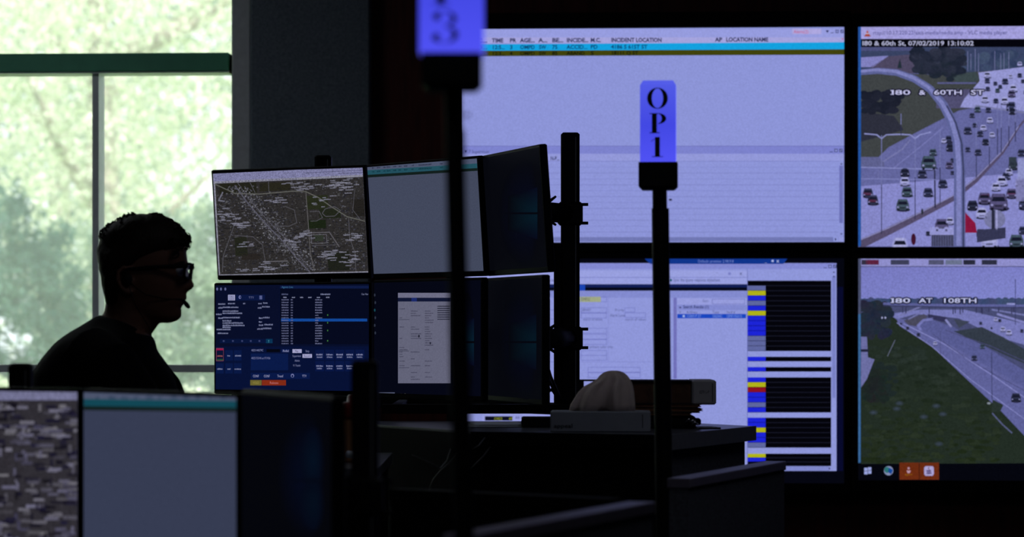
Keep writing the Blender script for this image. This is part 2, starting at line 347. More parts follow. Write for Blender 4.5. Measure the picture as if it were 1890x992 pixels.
def winicons(p, x, y, c=(60, 64, 110), k=1.0):
    p.rect(x, y+2, x+6*k, y+3.2, c, 4)
    for dx in (9*k, 18*k):
        p.rect(x+dx, y-3, x+dx+6*k, y+3, c, 4); p.rect(x+dx+1.2, y-1.6, x+dx+6*k-1.2, y+1.8, LIL, 5)
    p.line([(x+19*k, y-1.5), (x+23*k, y+2)], 1, c, 6)
p.poly([(1524, 56), (1530, 56), (1527, 61)], (40, 44, 90), 4); winicons(p, 1533, 58)
p.disc(1555, 72, 1.3, 1.3, (190, 70, 120), 4)
p.rect(852, 270, 1558, 284, (124, 130, 204), 1); p.rect(852, 269.3, 1558, 270.3, (104, 108, 176), 2)
p.poly([(856, 278), (862, 278), (859, 282)], (40, 44, 90), 4); p.text('7 Supervisor', 865, 283, 6, (70, 74, 120), 4, 38); winicons(p, 1531, 278)
p.rect(852, 284, 1558, 297, (146, 152, 216), 1); p.text('N-P...', 1016, 296, 7, (38, 42, 84), 4, 16, 0.02)
for i in range(13):
    p.rect(852, 297.5+i*10.9, 1548, 298.3+i*10.9, (126, 132, 202) if i % 2 else (118, 123, 190), 2)
p.rect(1549, 306, 1556, 412, (108, 113, 182), 3); p.rect(1549, 438, 1558, 447, (146, 152, 216), 3)
p.poly([(1551, 304), (1555, 304), (1553, 301)], D, 4); p.poly([(1551, 431), (1555, 431), (1553, 434)], D, 4)
p.rect(852, 438, 1538, 446, (112, 119, 178), 2); p.poly([(1541, 439), (1541, 445), (1544, 442)], D, 4)
p.build(p.thing, p.m)

# lower left: query form, black status list
p = display(848, 478, 1558, 893, (836, 466, 1571, 914), (5, 6, 16), 'lower left display of the video wall, form and black status list with coloured cells', M['screen'])
p.rect(848, 486, 1544, 870, (142, 150, 216), 1)
p.rect(1544, 530, 1556, 870, (8, 10, 44), 1); p.rect(848, 486, 1544, 497, (130, 136, 208), 2)
p.poly([(1190, 478), (1453, 478), (1446, 487.5), (1200, 487.5)], (16, 52, 138), 3); p.text('Default: premier 2.98.9.8', 1288, 485, 5, (110, 130, 200), 4, 66)
p.text('_', 1411, 485, 6, (170, 180, 225), 4); p.rect(1424, 480, 1428, 484, (170, 180, 225), 4); p.text('x', 1433, 485, 7, (190, 200, 235), 4)
winicons(p, 1520, 492); p.rect(848, 500, 1380, 525, (152, 159, 222), 2); p.rect(1062, 512, 1380, 513, (112, 118, 190), 3)
p.rect(1379, 497, 1380, 870, (100, 106, 176), 3)
p.text('-', 1322, 506, 6, (90, 95, 150), 4); p.text('x', 1365, 508, 7, (60, 64, 110), 4); p.rect(1344, 503, 1349, 508, (120, 126, 196), 4)
p.text('Sync the query response stylesheet', 1243, 520, 6, (66, 72, 130), 4, 86); p.disc(1238, 517.5, 2.5, 2.5, (20, 90, 110), 4)
p.text('View Utilities', 1008, 520, 5, (66, 72, 130), 4, 20)
p.rect(848, 525, 1380, 531, (18, 30, 84), 3); p.rect(848, 531, 1380, 537, (6, 8, 22), 3)
p.rect(1009, 526, 1012, 534, (60, 130, 170), 4); p.rect(1062, 526, 1080, 537, (24, 66, 176), 4)
p.rect(848, 537, 1380, 550, (130, 138, 206), 2); p.rect(1008, 541, 1015, 548, (90, 96, 150), 4)
p.rect(1062, 548, 1109, 558, (158, 166, 132), 4); p.text('OMP32', 1072, 555.5, 5.5, (80, 85, 90), 5, 17)
BX = (112, 118, 190)
def obox(x0, y0, x1, y1, c=BX, ly=4):
    p.rect(x0, y0, x1, y0+1, c, ly); p.rect(x0, y1-1, x1, y1, c, ly); p.rect(x0, y0, x0+1, y1, c, ly); p.rect(x1-1, y0, x1, y1, c, ly)
obox(1072, 548, 1120, 558); obox(1072, 568, 1120, 578); obox(1072, 578, 1120, 588); obox(1153, 568, 1172, 577); obox(1153, 577.5, 1192, 587)
for y in (606, 617, 627, 647, 656): obox(1072, y, 1120, y+10)
obox(1085, 678, 1182, 688); obox(1085, 688, 1182, 698); obox(1030, 560, 1034, 566)
p.text('Priority', 1135, 575, 5, (76, 82, 138), 4, 17); p.text('Alarm Level', 1126, 585, 5, (76, 82, 138), 4, 27)
p.text('LIBRARY', 1072, 575, 5, (76, 82, 138), 4, 19); p.text('search all values', 1076, 592, 4.6, (76, 82, 138), 4, 36); p.text('search all values', 1154, 592, 4.6, (76, 82, 138), 4, 38)
p.text('For primary caller only', 1079, 643, 4.8, (76, 82, 138), 4, 52); p.text('Verify all', 1172, 705, 4.6, (76, 82, 138), 4, 22)
for y in (572, 589, 603, 643, 668): p.rect(1008, y, 1030, y+1, BX, 4)
p.rect(1024, 660, 1025, 748, BX, 4); p.rect(1122, 548, 1123, 668, (128, 134, 204), 4); p.rect(1072, 668, 1200, 669, (128, 134, 204), 4)
p.rect(1243, 550, 1249, 700, (112, 112, 184), 4); p.rect(1250, 551, 1378, 563, (150, 156, 220), 3); obox(1314, 552, 1375, 562)
p.text('Sort', 1297, 558, 5, (76, 82, 138), 4, 10); p.rect(1250, 563, 1378, 573, (128, 136, 206), 3); p.poly([(1253, 567), (1258, 567), (1255.5, 570)], D, 4)
p.text('Search Results (1)', 1261, 569.5, 5.6, (46, 52, 106), 4, 47, 0.02)
p.text('Address', 1267, 579, 5, (76, 82, 138), 4, 20); p.text('Type', 1315, 579, 5, (76, 82, 138), 4, 12); p.text('Incid #', 1341, 579, 5, (76, 82, 138), 4, 16); p.text('V', 1253, 579, 5, (76, 82, 138), 4)
p.rect(1250, 580, 1377, 588, (26, 70, 190), 4); p.rect(1260, 582, 1264, 586, (160, 180, 230), 5)
p.text('13909 P ST', 1267, 586.5, 5, (120, 150, 225), 5, 27); p.text('ORDINC', 1315, 586.5, 5, (120, 150, 225), 5, 18); p.text('OMP193015', 1341, 586.5, 5, (120, 150, 225), 5, 28)
Bl, Ye, Gy, Re = (28, 36, 214), (176, 178, 26), (94, 102, 158), (140, 18, 34)
def rows(y0, y1, cols):
    n = len(cols); h = (y1-y0)/n
    p.rect(1380, y0, 1534, y1, (4, 4, 10), 3)
    for i, c in enumerate(cols):
        if c: p.rect(1380, y0+i*h, 1413, y0+(i+1)*h-0.8, c, 4)
        if i: p.rect(1413, y0+i*h-0.5, 1534, y0+i*h+0.4, (30, 32, 50), 5)
rows(518.5, 648.5, [None, Gy, Ye, Bl, Gy, Bl, Ye, Bl, Bl, Bl, Bl, Gy, Gy, Gy]); rows(659, 667.5, [Bl]); rows(678, 686.5, [Bl])
rows(697, 762, [Bl, Ye, Re, Bl, Bl, Gy, Bl]); rows(771.5, 827, [Bl, Bl, Ye, Bl, Bl, Gy]); rows(838, 861, [Ye, Bl, None])
p.rect(1536, 510, 1542, 735, (120, 128, 196), 3); p.rect(1380, 861, 1530, 870, (126, 134, 200), 3)
for y in (504, 512): p.poly([(1537, y), (1541, y), (1539, y-3)], D, 5)
p.poly([(1530, 863), (1530, 868), (1533, 865.5)], D, 5)
p.rect(890, 760, 1010, 778, (150, 156, 220), 5)        # toolbar glimpsed under the desk monitors
p.rect(895, 769, 946, 777, (10, 12, 30), 6); p.text('CMD2', 912, 776, 5, (150, 160, 40), 7, 15); p.text('49', 939, 776, 5, (150, 160, 40), 7, 7)
p.text('88.54', 951, 774, 5, (80, 86, 140), 7, 18)
p.build(p.thing, p.m)

# top right: highway camera with heavy traffic
CR = random.Random(3)
def car(p, x, y, s_, body, ly=9):
    """car seen from high in front, x, y its centre, s_ its width in px"""
    lo = tuple(int(c*.62) for c in body); hi = tuple(min(m_, int(c*1.2)) for c, m_ in zip(body, (164, 166, 214)))
    p.disc(x+s_*.04, y+s_*.40, s_*.56, s_*.16, (34, 34, 56), ly, 10)
    p.poly([(x-s_*.46, y+s_*.42), (x+s_*.46, y+s_*.42), (x+s_*.5, y+s_*.2), (x+s_*.48, y-s_*.04), (x+s_*.34, y-s_*.42), (x-s_*.34, y-s_*.42), (x-s_*.48, y-s_*.04), (x-s_*.5, y+s_*.2)], body, ly+1)
    p.poly([(x-s_*.40, y+s_*.16), (x+s_*.40, y+s_*.16), (x+s_*.42, y+s_*.0), (x-s_*.42, y+s_*.0)], hi, ly+2)
    p.poly([(x-s_*.38, y-s_*.0), (x+s_*.38, y-s_*.0), (x+s_*.29, y-s_*.24), (x-s_*.29, y-s_*.24)], (24, 26, 44), ly+3)
    p.poly([(x-s_*.29, y-s_*.26), (x+s_*.29, y-s_*.26), (x+s_*.24, y-s_*.42), (x-s_*.24, y-s_*.42)], hi, ly+3)
    p.rect(x-s_*.2, y+s_*.2, x+s_*.2, y+s_*.3, lo, ly+3); p.rect(x-s_*.42, y+s_*.34, x-s_*.26, y+s_*.48, (18, 18, 32), ly+3); p.rect(x+s_*.26, y+s_*.34, x+s_*.42, y+s_*.48, (18, 18, 32), ly+3)
    for q in (-1, 1): p.disc(x+q*s_*.36, y+s_*.2, s_*.08, s_*.06, (150, 148, 200), ly+3, 6)
p = display(1584, 50, 2288, 455, (1571.5, 24, 2302, 466), (92, 95, 150), 'upper right display of the video wall, jammed highway camera picture with curved pipe', M['screen_cam'])
p.rect(1584, 50, 1589, 455, (32, 82, 158), 20)
p.poly([(1589, 50), (2288, 46), (2288, 72), (1589, 72.5)], (160, 156, 216), 12)
p.poly([(1601, 55.5), (1606, 66.5), (1596, 66.5)], (170, 70, 50), 13); p.rect(1598, 61, 1604, 63, (190, 180, 200), 14); p.rect(1595, 66, 1607, 67.5, (150, 66, 60), 14)
p.text('rtsp://10.17.220.22/axis-media/media.amp - VLC media player', 1611, 64, 7, (92, 90, 150), 13, 248, 0.01, 0.002)
p.rect(1589, 72, 2288, 87, (5, 5, 12), 12)
p.text('I80 & 60th St, 07/02/2019 13:10:02', 1591, 84, 8.2, (180, 182, 214), 13, 206, 0.015)
p.rect(1589, 87, 2288, 133, (56, 66, 98), 1); p.rect(1589, 87, 1686, 94, (74, 78, 120), 2)
for i in range(36):                                  # distant woods and masts
    x = 1760+CR.random()*140; p.disc(x, 100+CR.random()*30, 8+CR.random()*8, 5+CR.random()*5, (lambda q: (int(44+q*24), int(56+q*26), int(88+q*20)))(CR.random()), 2)
for x in (1786, 1792, 1800, 1806, 1836, 1847, 1853, 1862): p.line([(x, 90+CR.random()*10), (x, 128+CR.random()*8)], 0.7, (130, 132, 180), 4)
p.poly([(1589, 106), (1640, 103), (1612, 124), (1589, 124)], (128, 128, 190), 3)
p.poly([(1606, 124), (1640, 104), (1688, 100), (1700, 134), (1640, 140)], (76, 70, 96), 3)
p.poly([(1656, 126), (1661, 108), (1665, 126)], (34, 46, 56), 5)
p.poly([(1589, 132), (1720, 138), (1900, 126), (1900, 210), (1780, 230), (1680, 300), (1589, 300)], (62, 66, 68), 3)
for i in range(60): p.disc(1682+CR.random()*96, 92+CR.random()*44, 6+CR.random()*8, 5+CR.random()*6, (lambda q: (int(28+q*22), int(34+q*20), int(50+q*22)))(CR.random()), 5)
for i in range(16): p.disc(1700+CR.random()*60, 118+CR.random()*30, 6+CR.random()*5, 5, (30, 38, 50), 5)
for i in range(46): p.disc(1594+CR.random()*66, 172+CR.random()*34, 7+CR.random()*6, 5+CR.random()*4, (lambda q: (int(24+q*12), int(28+q*11), int(42+q*12)))(CR.random()), 5)
p.poly([(1589, 206), (1650, 214), (1668, 240), (1589, 262)], (44, 46, 60), 4)
p.poly([(1758, 140), (1800, 132), (1808, 146), (1790, 156), (1764, 152)], (58, 70, 74), 5)
p.rect(1730, 152, 1802, 155, (86, 88, 134), 6); p.rect(1728, 165, 1790, 200, (78, 76, 110), 4)
p.poly([(1806, 134), (1840, 130), (1900, 122), (1900, 208), (1850, 203), (1772, 198), (1780, 182), (1808, 150)], (146, 148, 206), 5)
p.poly([(1770, 204), (1820, 196), (1900, 206), (2288, 210), (2288, 455), (1589, 455), (1589, 322), (1640, 272), (1700, 240)], (98, 101, 156), 5)
p.poly([(1589, 344), (1760, 330), (1900, 318), (2288, 330), (2288, 455), (1589, 455)], (132, 134, 198), 6)
p.poly([(1589, 290), (1620, 290), (1632, 300), (1632, 308), (1589, 308)], (92, 95, 140), 7)
p.line([(1628, 300), (1665, 276), (1680, 258)], 2.2, (118, 120, 170), 7); p.line([(1650, 310), (1700, 270), (1740, 236)], 1.2, (124, 126, 186), 7)
p.line([(1800, 195), (1846, 202), (1900, 210), (2280, 214)], 2.5, (116, 118, 160), 8)
p.line([(1586, 452), (1640, 427), (1700, 397), (1760, 366), (1800, 334), (1850, 282), (1880, 235), (1905, 205)], [17, 14, 12, 10, 9, 6, 4, 3], (82, 74, 104), 8)
p.line([(1586, 444), (1640, 421), (1700, 392), (1760, 361), (1800, 330), (1850, 279), (1880, 233)], 1.5, (140, 140, 190), 9)
p.line([(1589, 309), (1728, 313)], 2, (130, 134, 190), 11); p.line([(1589, 330), (1728, 332)], 1.6, (124, 128, 186), 11)
p.line([(1725, 312), (1726, 384)], 2.6, (40, 42, 66), 11); p.line([(1621, 310), (1621, 330)], 1.2, (110, 112, 164), 11)
for (x, ya, yb) in ((1627, 250, 432), (1689, 250, 405), (1735, 240, 378), (1802, 225, 328), (1826, 236, 306), (1841, 190, 286), (1848, 190, 282), (1862, 196, 270), (1874, 190, 262), (1663, 210, 250)):
    p.line([(x, ya), (x, (ya+yb)/2)], 1.5, (112, 116, 168), 11); p.line([(x, (ya+yb)/2), (x, yb)], 1.5, (44, 46, 76), 11)
p.line([(1595, 247), (1618, 249), (1627, 256), (1636, 249), (1668, 248)], 2.2, (140, 144, 200), 11); p.line([(1652, 248), (1680, 249), (1689, 256), (1698, 249), (1718, 244)], 2.2, (140, 144, 200), 11)
dk = [(46, 50, 78), (60, 62, 96), (150, 152, 206), (36, 40, 60), (70, 66, 100), (56, 70, 84)]
cars = [(1602, 356, 19, 0), (1611, 369, 20, 0), (1670, 335, 18, 2), (1674, 354, 20, 5), (1666, 378, 24, 5), (1713, 355, 18, 0), (1740, 339, 17, 0), (1714, 300, 28, 5), (1722, 281, 14, 5), (1670, 318, 17, 3),
    (1702, 321, 17, 0), (1752, 305, 14, 4), (1758, 296, 9, 0), (1758, 319, 8, 0), (1742, 260, 10, 2), (1752, 257, 15, 0), (1754, 272, 16, 3), (1805, 281, 13, 0), (1819, 262, 13, 3), (1786, 276, 10, 0), (1809, 247, 12, 0), (1831, 249, 11, 2),
    (1786, 241, 15, 0), (1794, 213, 10, 0), (1804, 202, 12, 5), (1824, 203, 11, 0), (1827, 222, 12, 2), (1815, 236, 12, 2), (1799, 231, 9, 0), (1822, 138, 13, 2), (1822, 149, 10, 0), (1837, 154, 8, 0), (1846, 160, 8, 0), (1841, 167, 9, 5), (1823, 164, 9, 0), (1818, 183, 14, 2),
    (1838, 186, 10, 0), (1855, 150, 12, 0), (1865, 141, 8, 2), (1882, 139, 9, 0), (1888, 150, 8, 0), (1870, 163, 15, 2), (1867, 173, 14, 4), (1854, 186, 15, 2), (1866, 196, 18, 0), (1882, 118, 9, 2), (1868, 205, 14, 3), (1893, 170, 8, 0),
    (1838, 345, 17, 2), (1849, 334, 20, 2), (1857, 325, 15, 0), (1862, 317, 14, 2), (1870, 305, 18, 3), (1885, 282, 14, 0), (1867, 357, 20, 4), (1882, 337, 16, 2), (1795, 379, 20, 3), (1817, 366, 24, 4), (1843, 372, 34, 4), (1893, 375, 26, 0), (1812, 393, 22, 2),
    (1738, 415, 25, 4), (1753, 408, 15, 2), (1713, 431, 9, 3), (1661, 452, 30, 2), (1826, 443, 32, 2), (1876, 445, 27, 5), (1888, 425, 16, 0), (1810, 430, 16, 3)]
for (x, y, s_, k) in cars: car(p, x, y, s_, dk[k])
for (x, y) in ((1601, 357), (1611, 370), (1818, 360), (1867, 356)): p.rect(x-7, y-2, x+7, y+3, (92, 34, 62), 11)
p.rect(1719, 420, 1760, 455, (62, 64, 92), 11); p.rect(1716, 420, 1760, 434, (146, 148, 206), 12)
for i in range(8): p.rect(1722+i*4.6, 435, 1723+i*4.6, 455, (92, 94, 136), 12)
p.poly([(1781, 392), (1800, 412), (1803, 430), (1781, 430)], (132, 22, 60), 11)
p.disc(1836, 405, 20, 18, (116, 118, 160), 12); p.rect(1830, 388, 1836, 424, (40, 42, 62), 13); p.rect(1838, 388, 1841, 424, (156, 156, 206), 13); p.poly([(1803, 425), (1856, 420), (1856, 440), (1803, 448)], (52, 54, 82), 13)
p.rect(1878, 292, 1900, 330, (140, 144, 196), 12); p.rect(1875, 330, 1900, 372, (122, 122, 172), 12); p.rect(1862, 290, 1876, 312, (48, 58, 70), 12)
p.disc(1686, 442, 4.5, 11, (62, 20, 44), 12); p.disc(1702, 391, 2, 6, (34, 40, 50), 12)
pipe = [(1584, 134), (1620, 131), (1655, 134), (1688, 146), (1716, 164), (1740, 192), (1757, 224), (1768, 262), (1771, 310), (1771, 380), (1771, 456)]
p.line(pipe, [10, 11, 12, 13, 14, 16, 18, 20, 21, 21, 21], (92, 98, 150), 15); p.line([(x-1.5, y-2) for x, y in pipe], [5, 5, 6, 6, 6, 7, 8, 9, 9, 9, 9], (124, 128, 186), 17)
p.line([(x+7, y+3) for x, y in pipe[5:]], 3, (56, 60, 94), 17)
for t, x, wd in (('I80', 1644, 36), ('&', 1696, 12), ('60TH', 1723, 52), ('ST', 1791, 25)):
    [p.text(t, x+2.5*math.cos(k*PI/6), 175+2.3*math.sin(k*PI/6), 8.6, (14, 12, 40), 19, wd, 0.02) for k in range(12)]; [p.rect(1643.6, 175-h_, 1649.8, 175-h_+g_, c_, l_) for (h_, g_, c_, l_) in ((10.2, 4, (14, 12, 40), 18), (1.9, 3.8, (14, 12, 40), 18), (8.6, 1.4, (190, 192, 234), 21), (1.2, 1.4, (190, 192, 234), 21)) if t == 'I80']; p.text(t, x, 175, 8.6, (196, 196, 236), 21, wd, 0.012)
for i in range(90):
    x = 1900+CR.random()*380; y = 215+CR.random()*230; car(p, x, y, 12+14*(y-200)/255, dk[CR.randint(0, 5)])
p.build(p.thing, p.m)

# lower right: quiet interchange
p = display(1584, 478, 2288, 889, (1571.5, 466, 2302, 914), (3, 4, 10), 'lower right display of the video wall, quiet interchange picture above a taskbar', M['screen_cam'])
p.rect(1589, 478, 2288, 492, (140, 140, 200), 1)
for (a, b, c) in ((1598, 1622, (92, 34, 62)), (1644, 1678, (60, 62, 88)), (1714, 1742, (80, 82, 112)), (1745, 1776, (104, 112, 140)), (1778, 1800, (40, 42, 60)), (1812, 1840, (44, 46, 66)), (1590, 1602, (50, 46, 66))): p.rect(a, 480, b, 489, c, 2)
p.poly([(1589, 493), (2288, 493), (2288, 552), (1589, 552)], [(118, 120, 190), (126, 130, 202), (132, 138, 208), (122, 126, 196)], 1)
for i in range(50): p.disc(1589+i*6.2, 556+CR.random()*3, 7, 5+CR.random()*3, (54+CR.randint(0, 10), 68+CR.randint(0, 10), 104+CR.randint(0, 8)), 3)
p.rect(1589, 556, 2288, 700, (70, 74, 112), 2); p.rect(1900, 548, 2288, 562, (56, 70, 106), 3)
p.poly([(1589, 610), (1650, 585), (1720, 640), (1790, 705), (1850, 760), (1900, 812), (2288, 830), (2288, 857), (1589, 857)], (34, 44, 36), 6)
for i in range(520):
    x = 1592+CR.random()*250; y = 640+CR.random()*215
    if (x-1660)*0.93 > y-600: continue
    q = CR.random(); p.disc(x, y, 4+CR.random()*9, 2+CR.random()*3, (int(28+q*14), int(38+q*14), int(32+q*16-(y-640)*.05)), 7, 8)
p.poly([(1654, 588), (1672, 590), (1760, 640), (1900, 720), (2288, 830), (2288, 858), (1900, 815), (1850, 762), (1790, 706), (1720, 640), (1660, 602)], (94, 97, 152), 8)
p.poly([(1695, 600), (1720, 590), (1760, 604), (1900, 690), (2288, 800), (2288, 836), (1900, 724), (1760, 640), (1710, 618)], (86, 90, 144), 8)
p.poly([(1640, 580), (1700, 572), (1780, 572), (1900, 600), (2288, 690), (2288, 750), (1900, 640), (1840, 622), (1770, 588), (1690, 580), (1655, 590)], (116, 119, 180), 8)
p.poly([(1760, 612), (1812, 604), (1850, 622), (1900, 650), (1900, 676), (1820, 640)], (50, 58, 70), 9)
p.poly([(1760, 589), (1790, 594), (1770, 606)], (60, 66, 84), 9); p.poly([(1668, 592), (1705, 580), (1712, 584), (1695, 604), (1676, 600)], (72, 72, 92), 9)
p.poly([(1712, 580), (1748, 586), (1750, 596), (1738, 594), (1714, 588)], (50, 50, 84), 10)
p.line([(1745, 590), (1756, 604)], 4, (130, 132, 186), 11)
for q, wd, c in (([(1700, 610), (1694, 602), (1704, 592), (1722, 589)], 5, (112, 115, 176)), ([(1668, 598), (1740, 634), (1830, 692), (1892, 735)], 1.3, (140, 142, 204)), ([(1720, 616), (1780, 660), (1850, 700), (1892, 722)], 1.1, (68, 70, 112)),
                 ([(1655, 596), (1720, 640), (1790, 700), (1892, 775)], 1.2, (136, 138, 200)), ([(1745, 610), (1830, 640), (1892, 668)], 1.4, (70, 72, 112)), ([(1660, 583), (1700, 566)], 3, (116, 118, 170)), ([(1676, 590), (1706, 574)], 2.4, (112, 114, 166))): p.line(q, wd, c, 10)
p.line([(1630, 561), (1750, 564), (2288, 567)], 4.5, (92, 96, 152), 12); p.line([(1630, 565), (1750, 567.5), (2288, 570)], 1.6, (50, 52, 86), 12)
for x in (1665, 1671, 1714, 1758, 1762, 1771, 1776, 1801, 1810, 1812, 1824, 1842, 1866, 1870): p.rect(x, 567, x+2, 576+CR.random()*5, (52, 54, 88), 12)
p.rect(1858, 560, 1874, 563, (140, 144, 200), 13); p.line([(1830, 572), (1892, 582)], 3, (112, 116, 170), 9); p.line([(1840, 580), (1892, 596)], 4, (128, 130, 190), 9)
for i in range(60): p.disc(1592+CR.random()*50, 562+CR.random()*58, 6+CR.random()*6, 5+CR.random()*5, (28+CR.randint(0, 10), 36+CR.randint(0, 10), 52+CR.randint(0, 8)), 11)
for i in range(40): p.disc(1592+CR.random()*40, 690+CR.random()*50, 6+CR.random()*6, 5+CR.random()*4, (24+CR.randint(0, 8), 32+CR.randint(0, 8), 36), 11)
for i in range(46): p.disc(1600+CR.random()*56, 672+CR.random()*60, 5+CR.random()*5, 4, (30, 40, 40), 8)
p.poly([(1589, 622), (1600, 622), (1602, 660), (1614, 664), (1600, 700), (1589, 716)], (106, 108, 160), 12); p.rect(1589, 645, 1603, 650, (34, 36, 60), 13)
p.line([(1652, 628), (1638, 658)], 1.2, (100, 106, 130), 11)
for x, y in ((1628, 587), (1634, 587)): p.disc(x, y, 1.6, 2, (160, 164, 206), 13)
for (x, y, s_, c) in ((1663, 598, 4, 0), (1675, 606, 6, 3), (1695, 618, 7, 3), (1726, 634, 8, 2), (1813, 640, 9, 5), (1798, 661, 11, 0), (1875, 734, 18, 3), (1810, 597, 6, 0), (1838, 590, 8, 2), (1845, 592, 6, 3), (1851, 608, 10, 2), (1862, 614, 11, 2), (1886, 611, 7, 0), (1830, 606, 4, 3)): car(p, x, y, s_, dk[c], 13)
p.line([(1874, 516), (1874, 600)], 1.2, (46, 50, 90), 14); p.line([(1735, 612), (1736, 655)], 0.9, (70, 72, 116), 14); p.line([(1830, 650), (1831, 738)], 1.2, (46, 50, 84), 14); p.line([(1602, 534), (1602, 552)], 0.8, (96, 100, 160), 14)
p.poly([(1832, 738), (1852, 748), (1846, 760), (1830, 762)], (40, 50, 46), 14); p.line([(1831, 763), (1850, 784), (1868, 800)], 2.4, (86, 92, 130), 15); p.disc(1825, 745, 3.5, 2, (130, 138, 150), 15)
for (x, y) in ((1655, 755), (1660, 745), (1728, 750), (1740, 765), (1705, 770), (1733, 820), (1612, 762)): p.glow(x, y, 9, 5, (58, 68, 84), (34, 44, 38), 14)
for t, x, wd in (('I80', 1644, 36), ('AT', 1696, 25), ('108TH', 1738, 64)):
    [p.text(t, x+2.5*math.cos(k*PI/6), 559.5+2.3*math.sin(k*PI/6), 8.6, (14, 12, 40), 19, wd, 0.02) for k in range(12)]; [p.rect(1643.6, 559.5-h_, 1649.8, 559.5-h_+g_, c_, l_) for (h_, g_, c_, l_) in ((10.2, 4, (14, 12, 40), 18), (1.9, 3.8, (14, 12, 40), 18), (8.6, 1.4, (190, 192, 234), 21), (1.2, 1.4, (190, 192, 234), 21)) if t == 'I80']; p.text(t, x, 559.5, 8.6, (190, 194, 232), 21, wd, 0.012)
p.poly([(1900, 812), (2288, 915), (2288, 700), (1892, 668), (1892, 735), (1892, 800)], (94, 97, 152), 8); p.poly([(1900, 640), (2288, 720), (2288, 790), (1900, 690)], (50, 58, 70), 9); p.poly([(1850, 860), (1900, 812), (2288, 870), (2288, 860)], (34, 44, 36), 9)
p.poly([(1584, 857), (2288, 854), (2288, 889), (1584, 889)], (5, 6, 14), 16)
p.rect(1584, 478, 1588.5, 580, (70, 76, 104), 18); p.rect(1584, 580, 1588.5, 855, (56, 100, 150), 18)
for (a, b) in ((1595, 864), (1602, 863)):
    for q in (0, 1): p.rect(a, b+q*6.4, a+(6.2), b+5.6+q*6.6, (150, 160, 216), 20)
p.disc(1640, 869.5, 8.6, 8.6, (130, 140, 176), 20, 20); p.disc(1637, 868, 5, 5.6, (40, 110, 110), 21); p.poly([(1641, 864), (1648, 868), (1645, 876), (1639, 872)], (20, 70, 150), 22)
p.rect(1660, 854.5, 1696, 886, (104, 42, 18), 20); p.rect(1697, 854.5, 1733, 886, (104, 42, 18), 20)
p.disc(1677, 865, 2.2, 2.2, (176, 140, 160), 21); p.poly([(1673, 869), (1681, 869), (1679, 874), (1675, 874)], (176, 140, 160), 21); p.text('agent', 1670, 878, 4, (150, 96, 20), 21, 14)
p.cr = None; p.poly([(1708, 861), (1721, 861), (1723.5, 863.5), (1723.5, 876), (1721, 879), (1708, 879), (1705.5, 876), (1705.5, 863.5)], (166, 158, 206), 21)
p.disc(1714.5, 874, 5.2, 1.6, (84, 72, 120), 22); p.rect(1710, 868, 1718, 872, (96, 84, 130), 22); p.line([(1715, 862.5), (1713, 865), (1715.5, 867.5)], 1.2, (110, 70, 80), 22)
p.build(p.thing, p.m)
#@@PART2
# ---------------------------------------------------------------- outdoors: lawn, street, trees beyond the window
def outm(mb): return mb
tag(MB().box(-40, 25, 9.9, 70, -0.3, -0.05).build('ground', M['lawn']), kind='structure')
tag(MB().box(-40, 25, 26, 31, -0.05, -0.03).build('street', M['pave']), kind='structure')
def foliage(c, r, n, size, seed, flat=0.75):
    """many separate leaves in a cluster of clumps: one crown mesh"""
    R = random.Random(seed); mb = MB(); clumps = []
    for i in range(max(10, n//70)):
        while True:
            a = (R.uniform(-1, 1), R.uniform(-1, 1), R.uniform(-1, 1))
            if sum(x*x for x in a) < 1: break
        clumps.append(([c[k]+a[k]*r[k] for k in range(3)], R.uniform(0.12, 0.34)*min(r)))
    for i in range(n):
        q, cr = clumps[i % len(clumps)]; p = Vector([q[k]+R.gauss(0, cr*0.6) for k in range(3)])
        u = Vector((R.gauss(0, 1), R.gauss(0, 1), R.gauss(0, 1)*flat)).normalized(); v = u.orthogonal().normalized()
        v = (Matrix.Rotation(R.random()*6.28, 3, u) @ v); s = size*R.uniform(0.6, 1.3); w_ = u.cross(v)
        k = len(mb.v); mb.v += [tuple(p), tuple(p+v*s*.5+w_*s*.3), tuple(p+v*s), tuple(p+v*s*.5-w_*s*.3)]; mb.f.append((k, k+1, k+2, k+3))
    return mb
def tree(x, y, h, r, n, size, m, seed, label, kind='leafy_tree', cat='tree', low=0.5):
    t = empty(kind, (x, y, -0.05), label, cat, 'trees outside the window')
    R = random.Random(seed); tr = MB(); tr.tube([(0, 0, 0), (0.05, 0, h*.3), (-.04, .03, h*.6), (0, 0, h*.85)], [r*.07, r*.055, r*.04, r*.015], 10)
    tr.build('trunk', M['bark'], t, True)
    for i in range(7):
        a = R.random()*6.28; z0 = h*R.uniform(.25, .6); l = r*R.uniform(.5, .85); b = MB()
        b.tube([(0, 0, z0), (math.cos(a)*l*.5, math.sin(a)*l*.5, z0+l*.25), (math.cos(a)*l, math.sin(a)*l, z0+l*.6)], [r*.028, r*.018, r*.006], 8); b.build('branch', M['bark'], t, True)
    foliage((0, 0, h*(low+1)/2), (r, r, h*(1-low)/2), n, size, seed+50).build('foliage', M[m], t); return t
tree(-3.9, 27.0, 6.6, 2.7, 42000, 0.07, 'leaf_light', 1, 'sunlit pale green tree filling the upper panes of the window', low=0.16)
tree(-11.2, 27.5, 6.4, 2.6, 6000, 0.14, 'leaf_light', 2, 'sunlit pale tree outside, left of the one filling the window', low=0.2)
tree(1.9, 28.0, 6.4, 2.5, 5000, 0.14, 'leaf_mid', 4, 'mid green tree outside, hidden right of the window', low=0.2)
tree(-5.6, 35.0, 7.6, 2.8, 7000, 0.16, 'leaf_mid', 3, 'mid green tree further back, glimpsed through gaps of the pale tree', low=0.12)
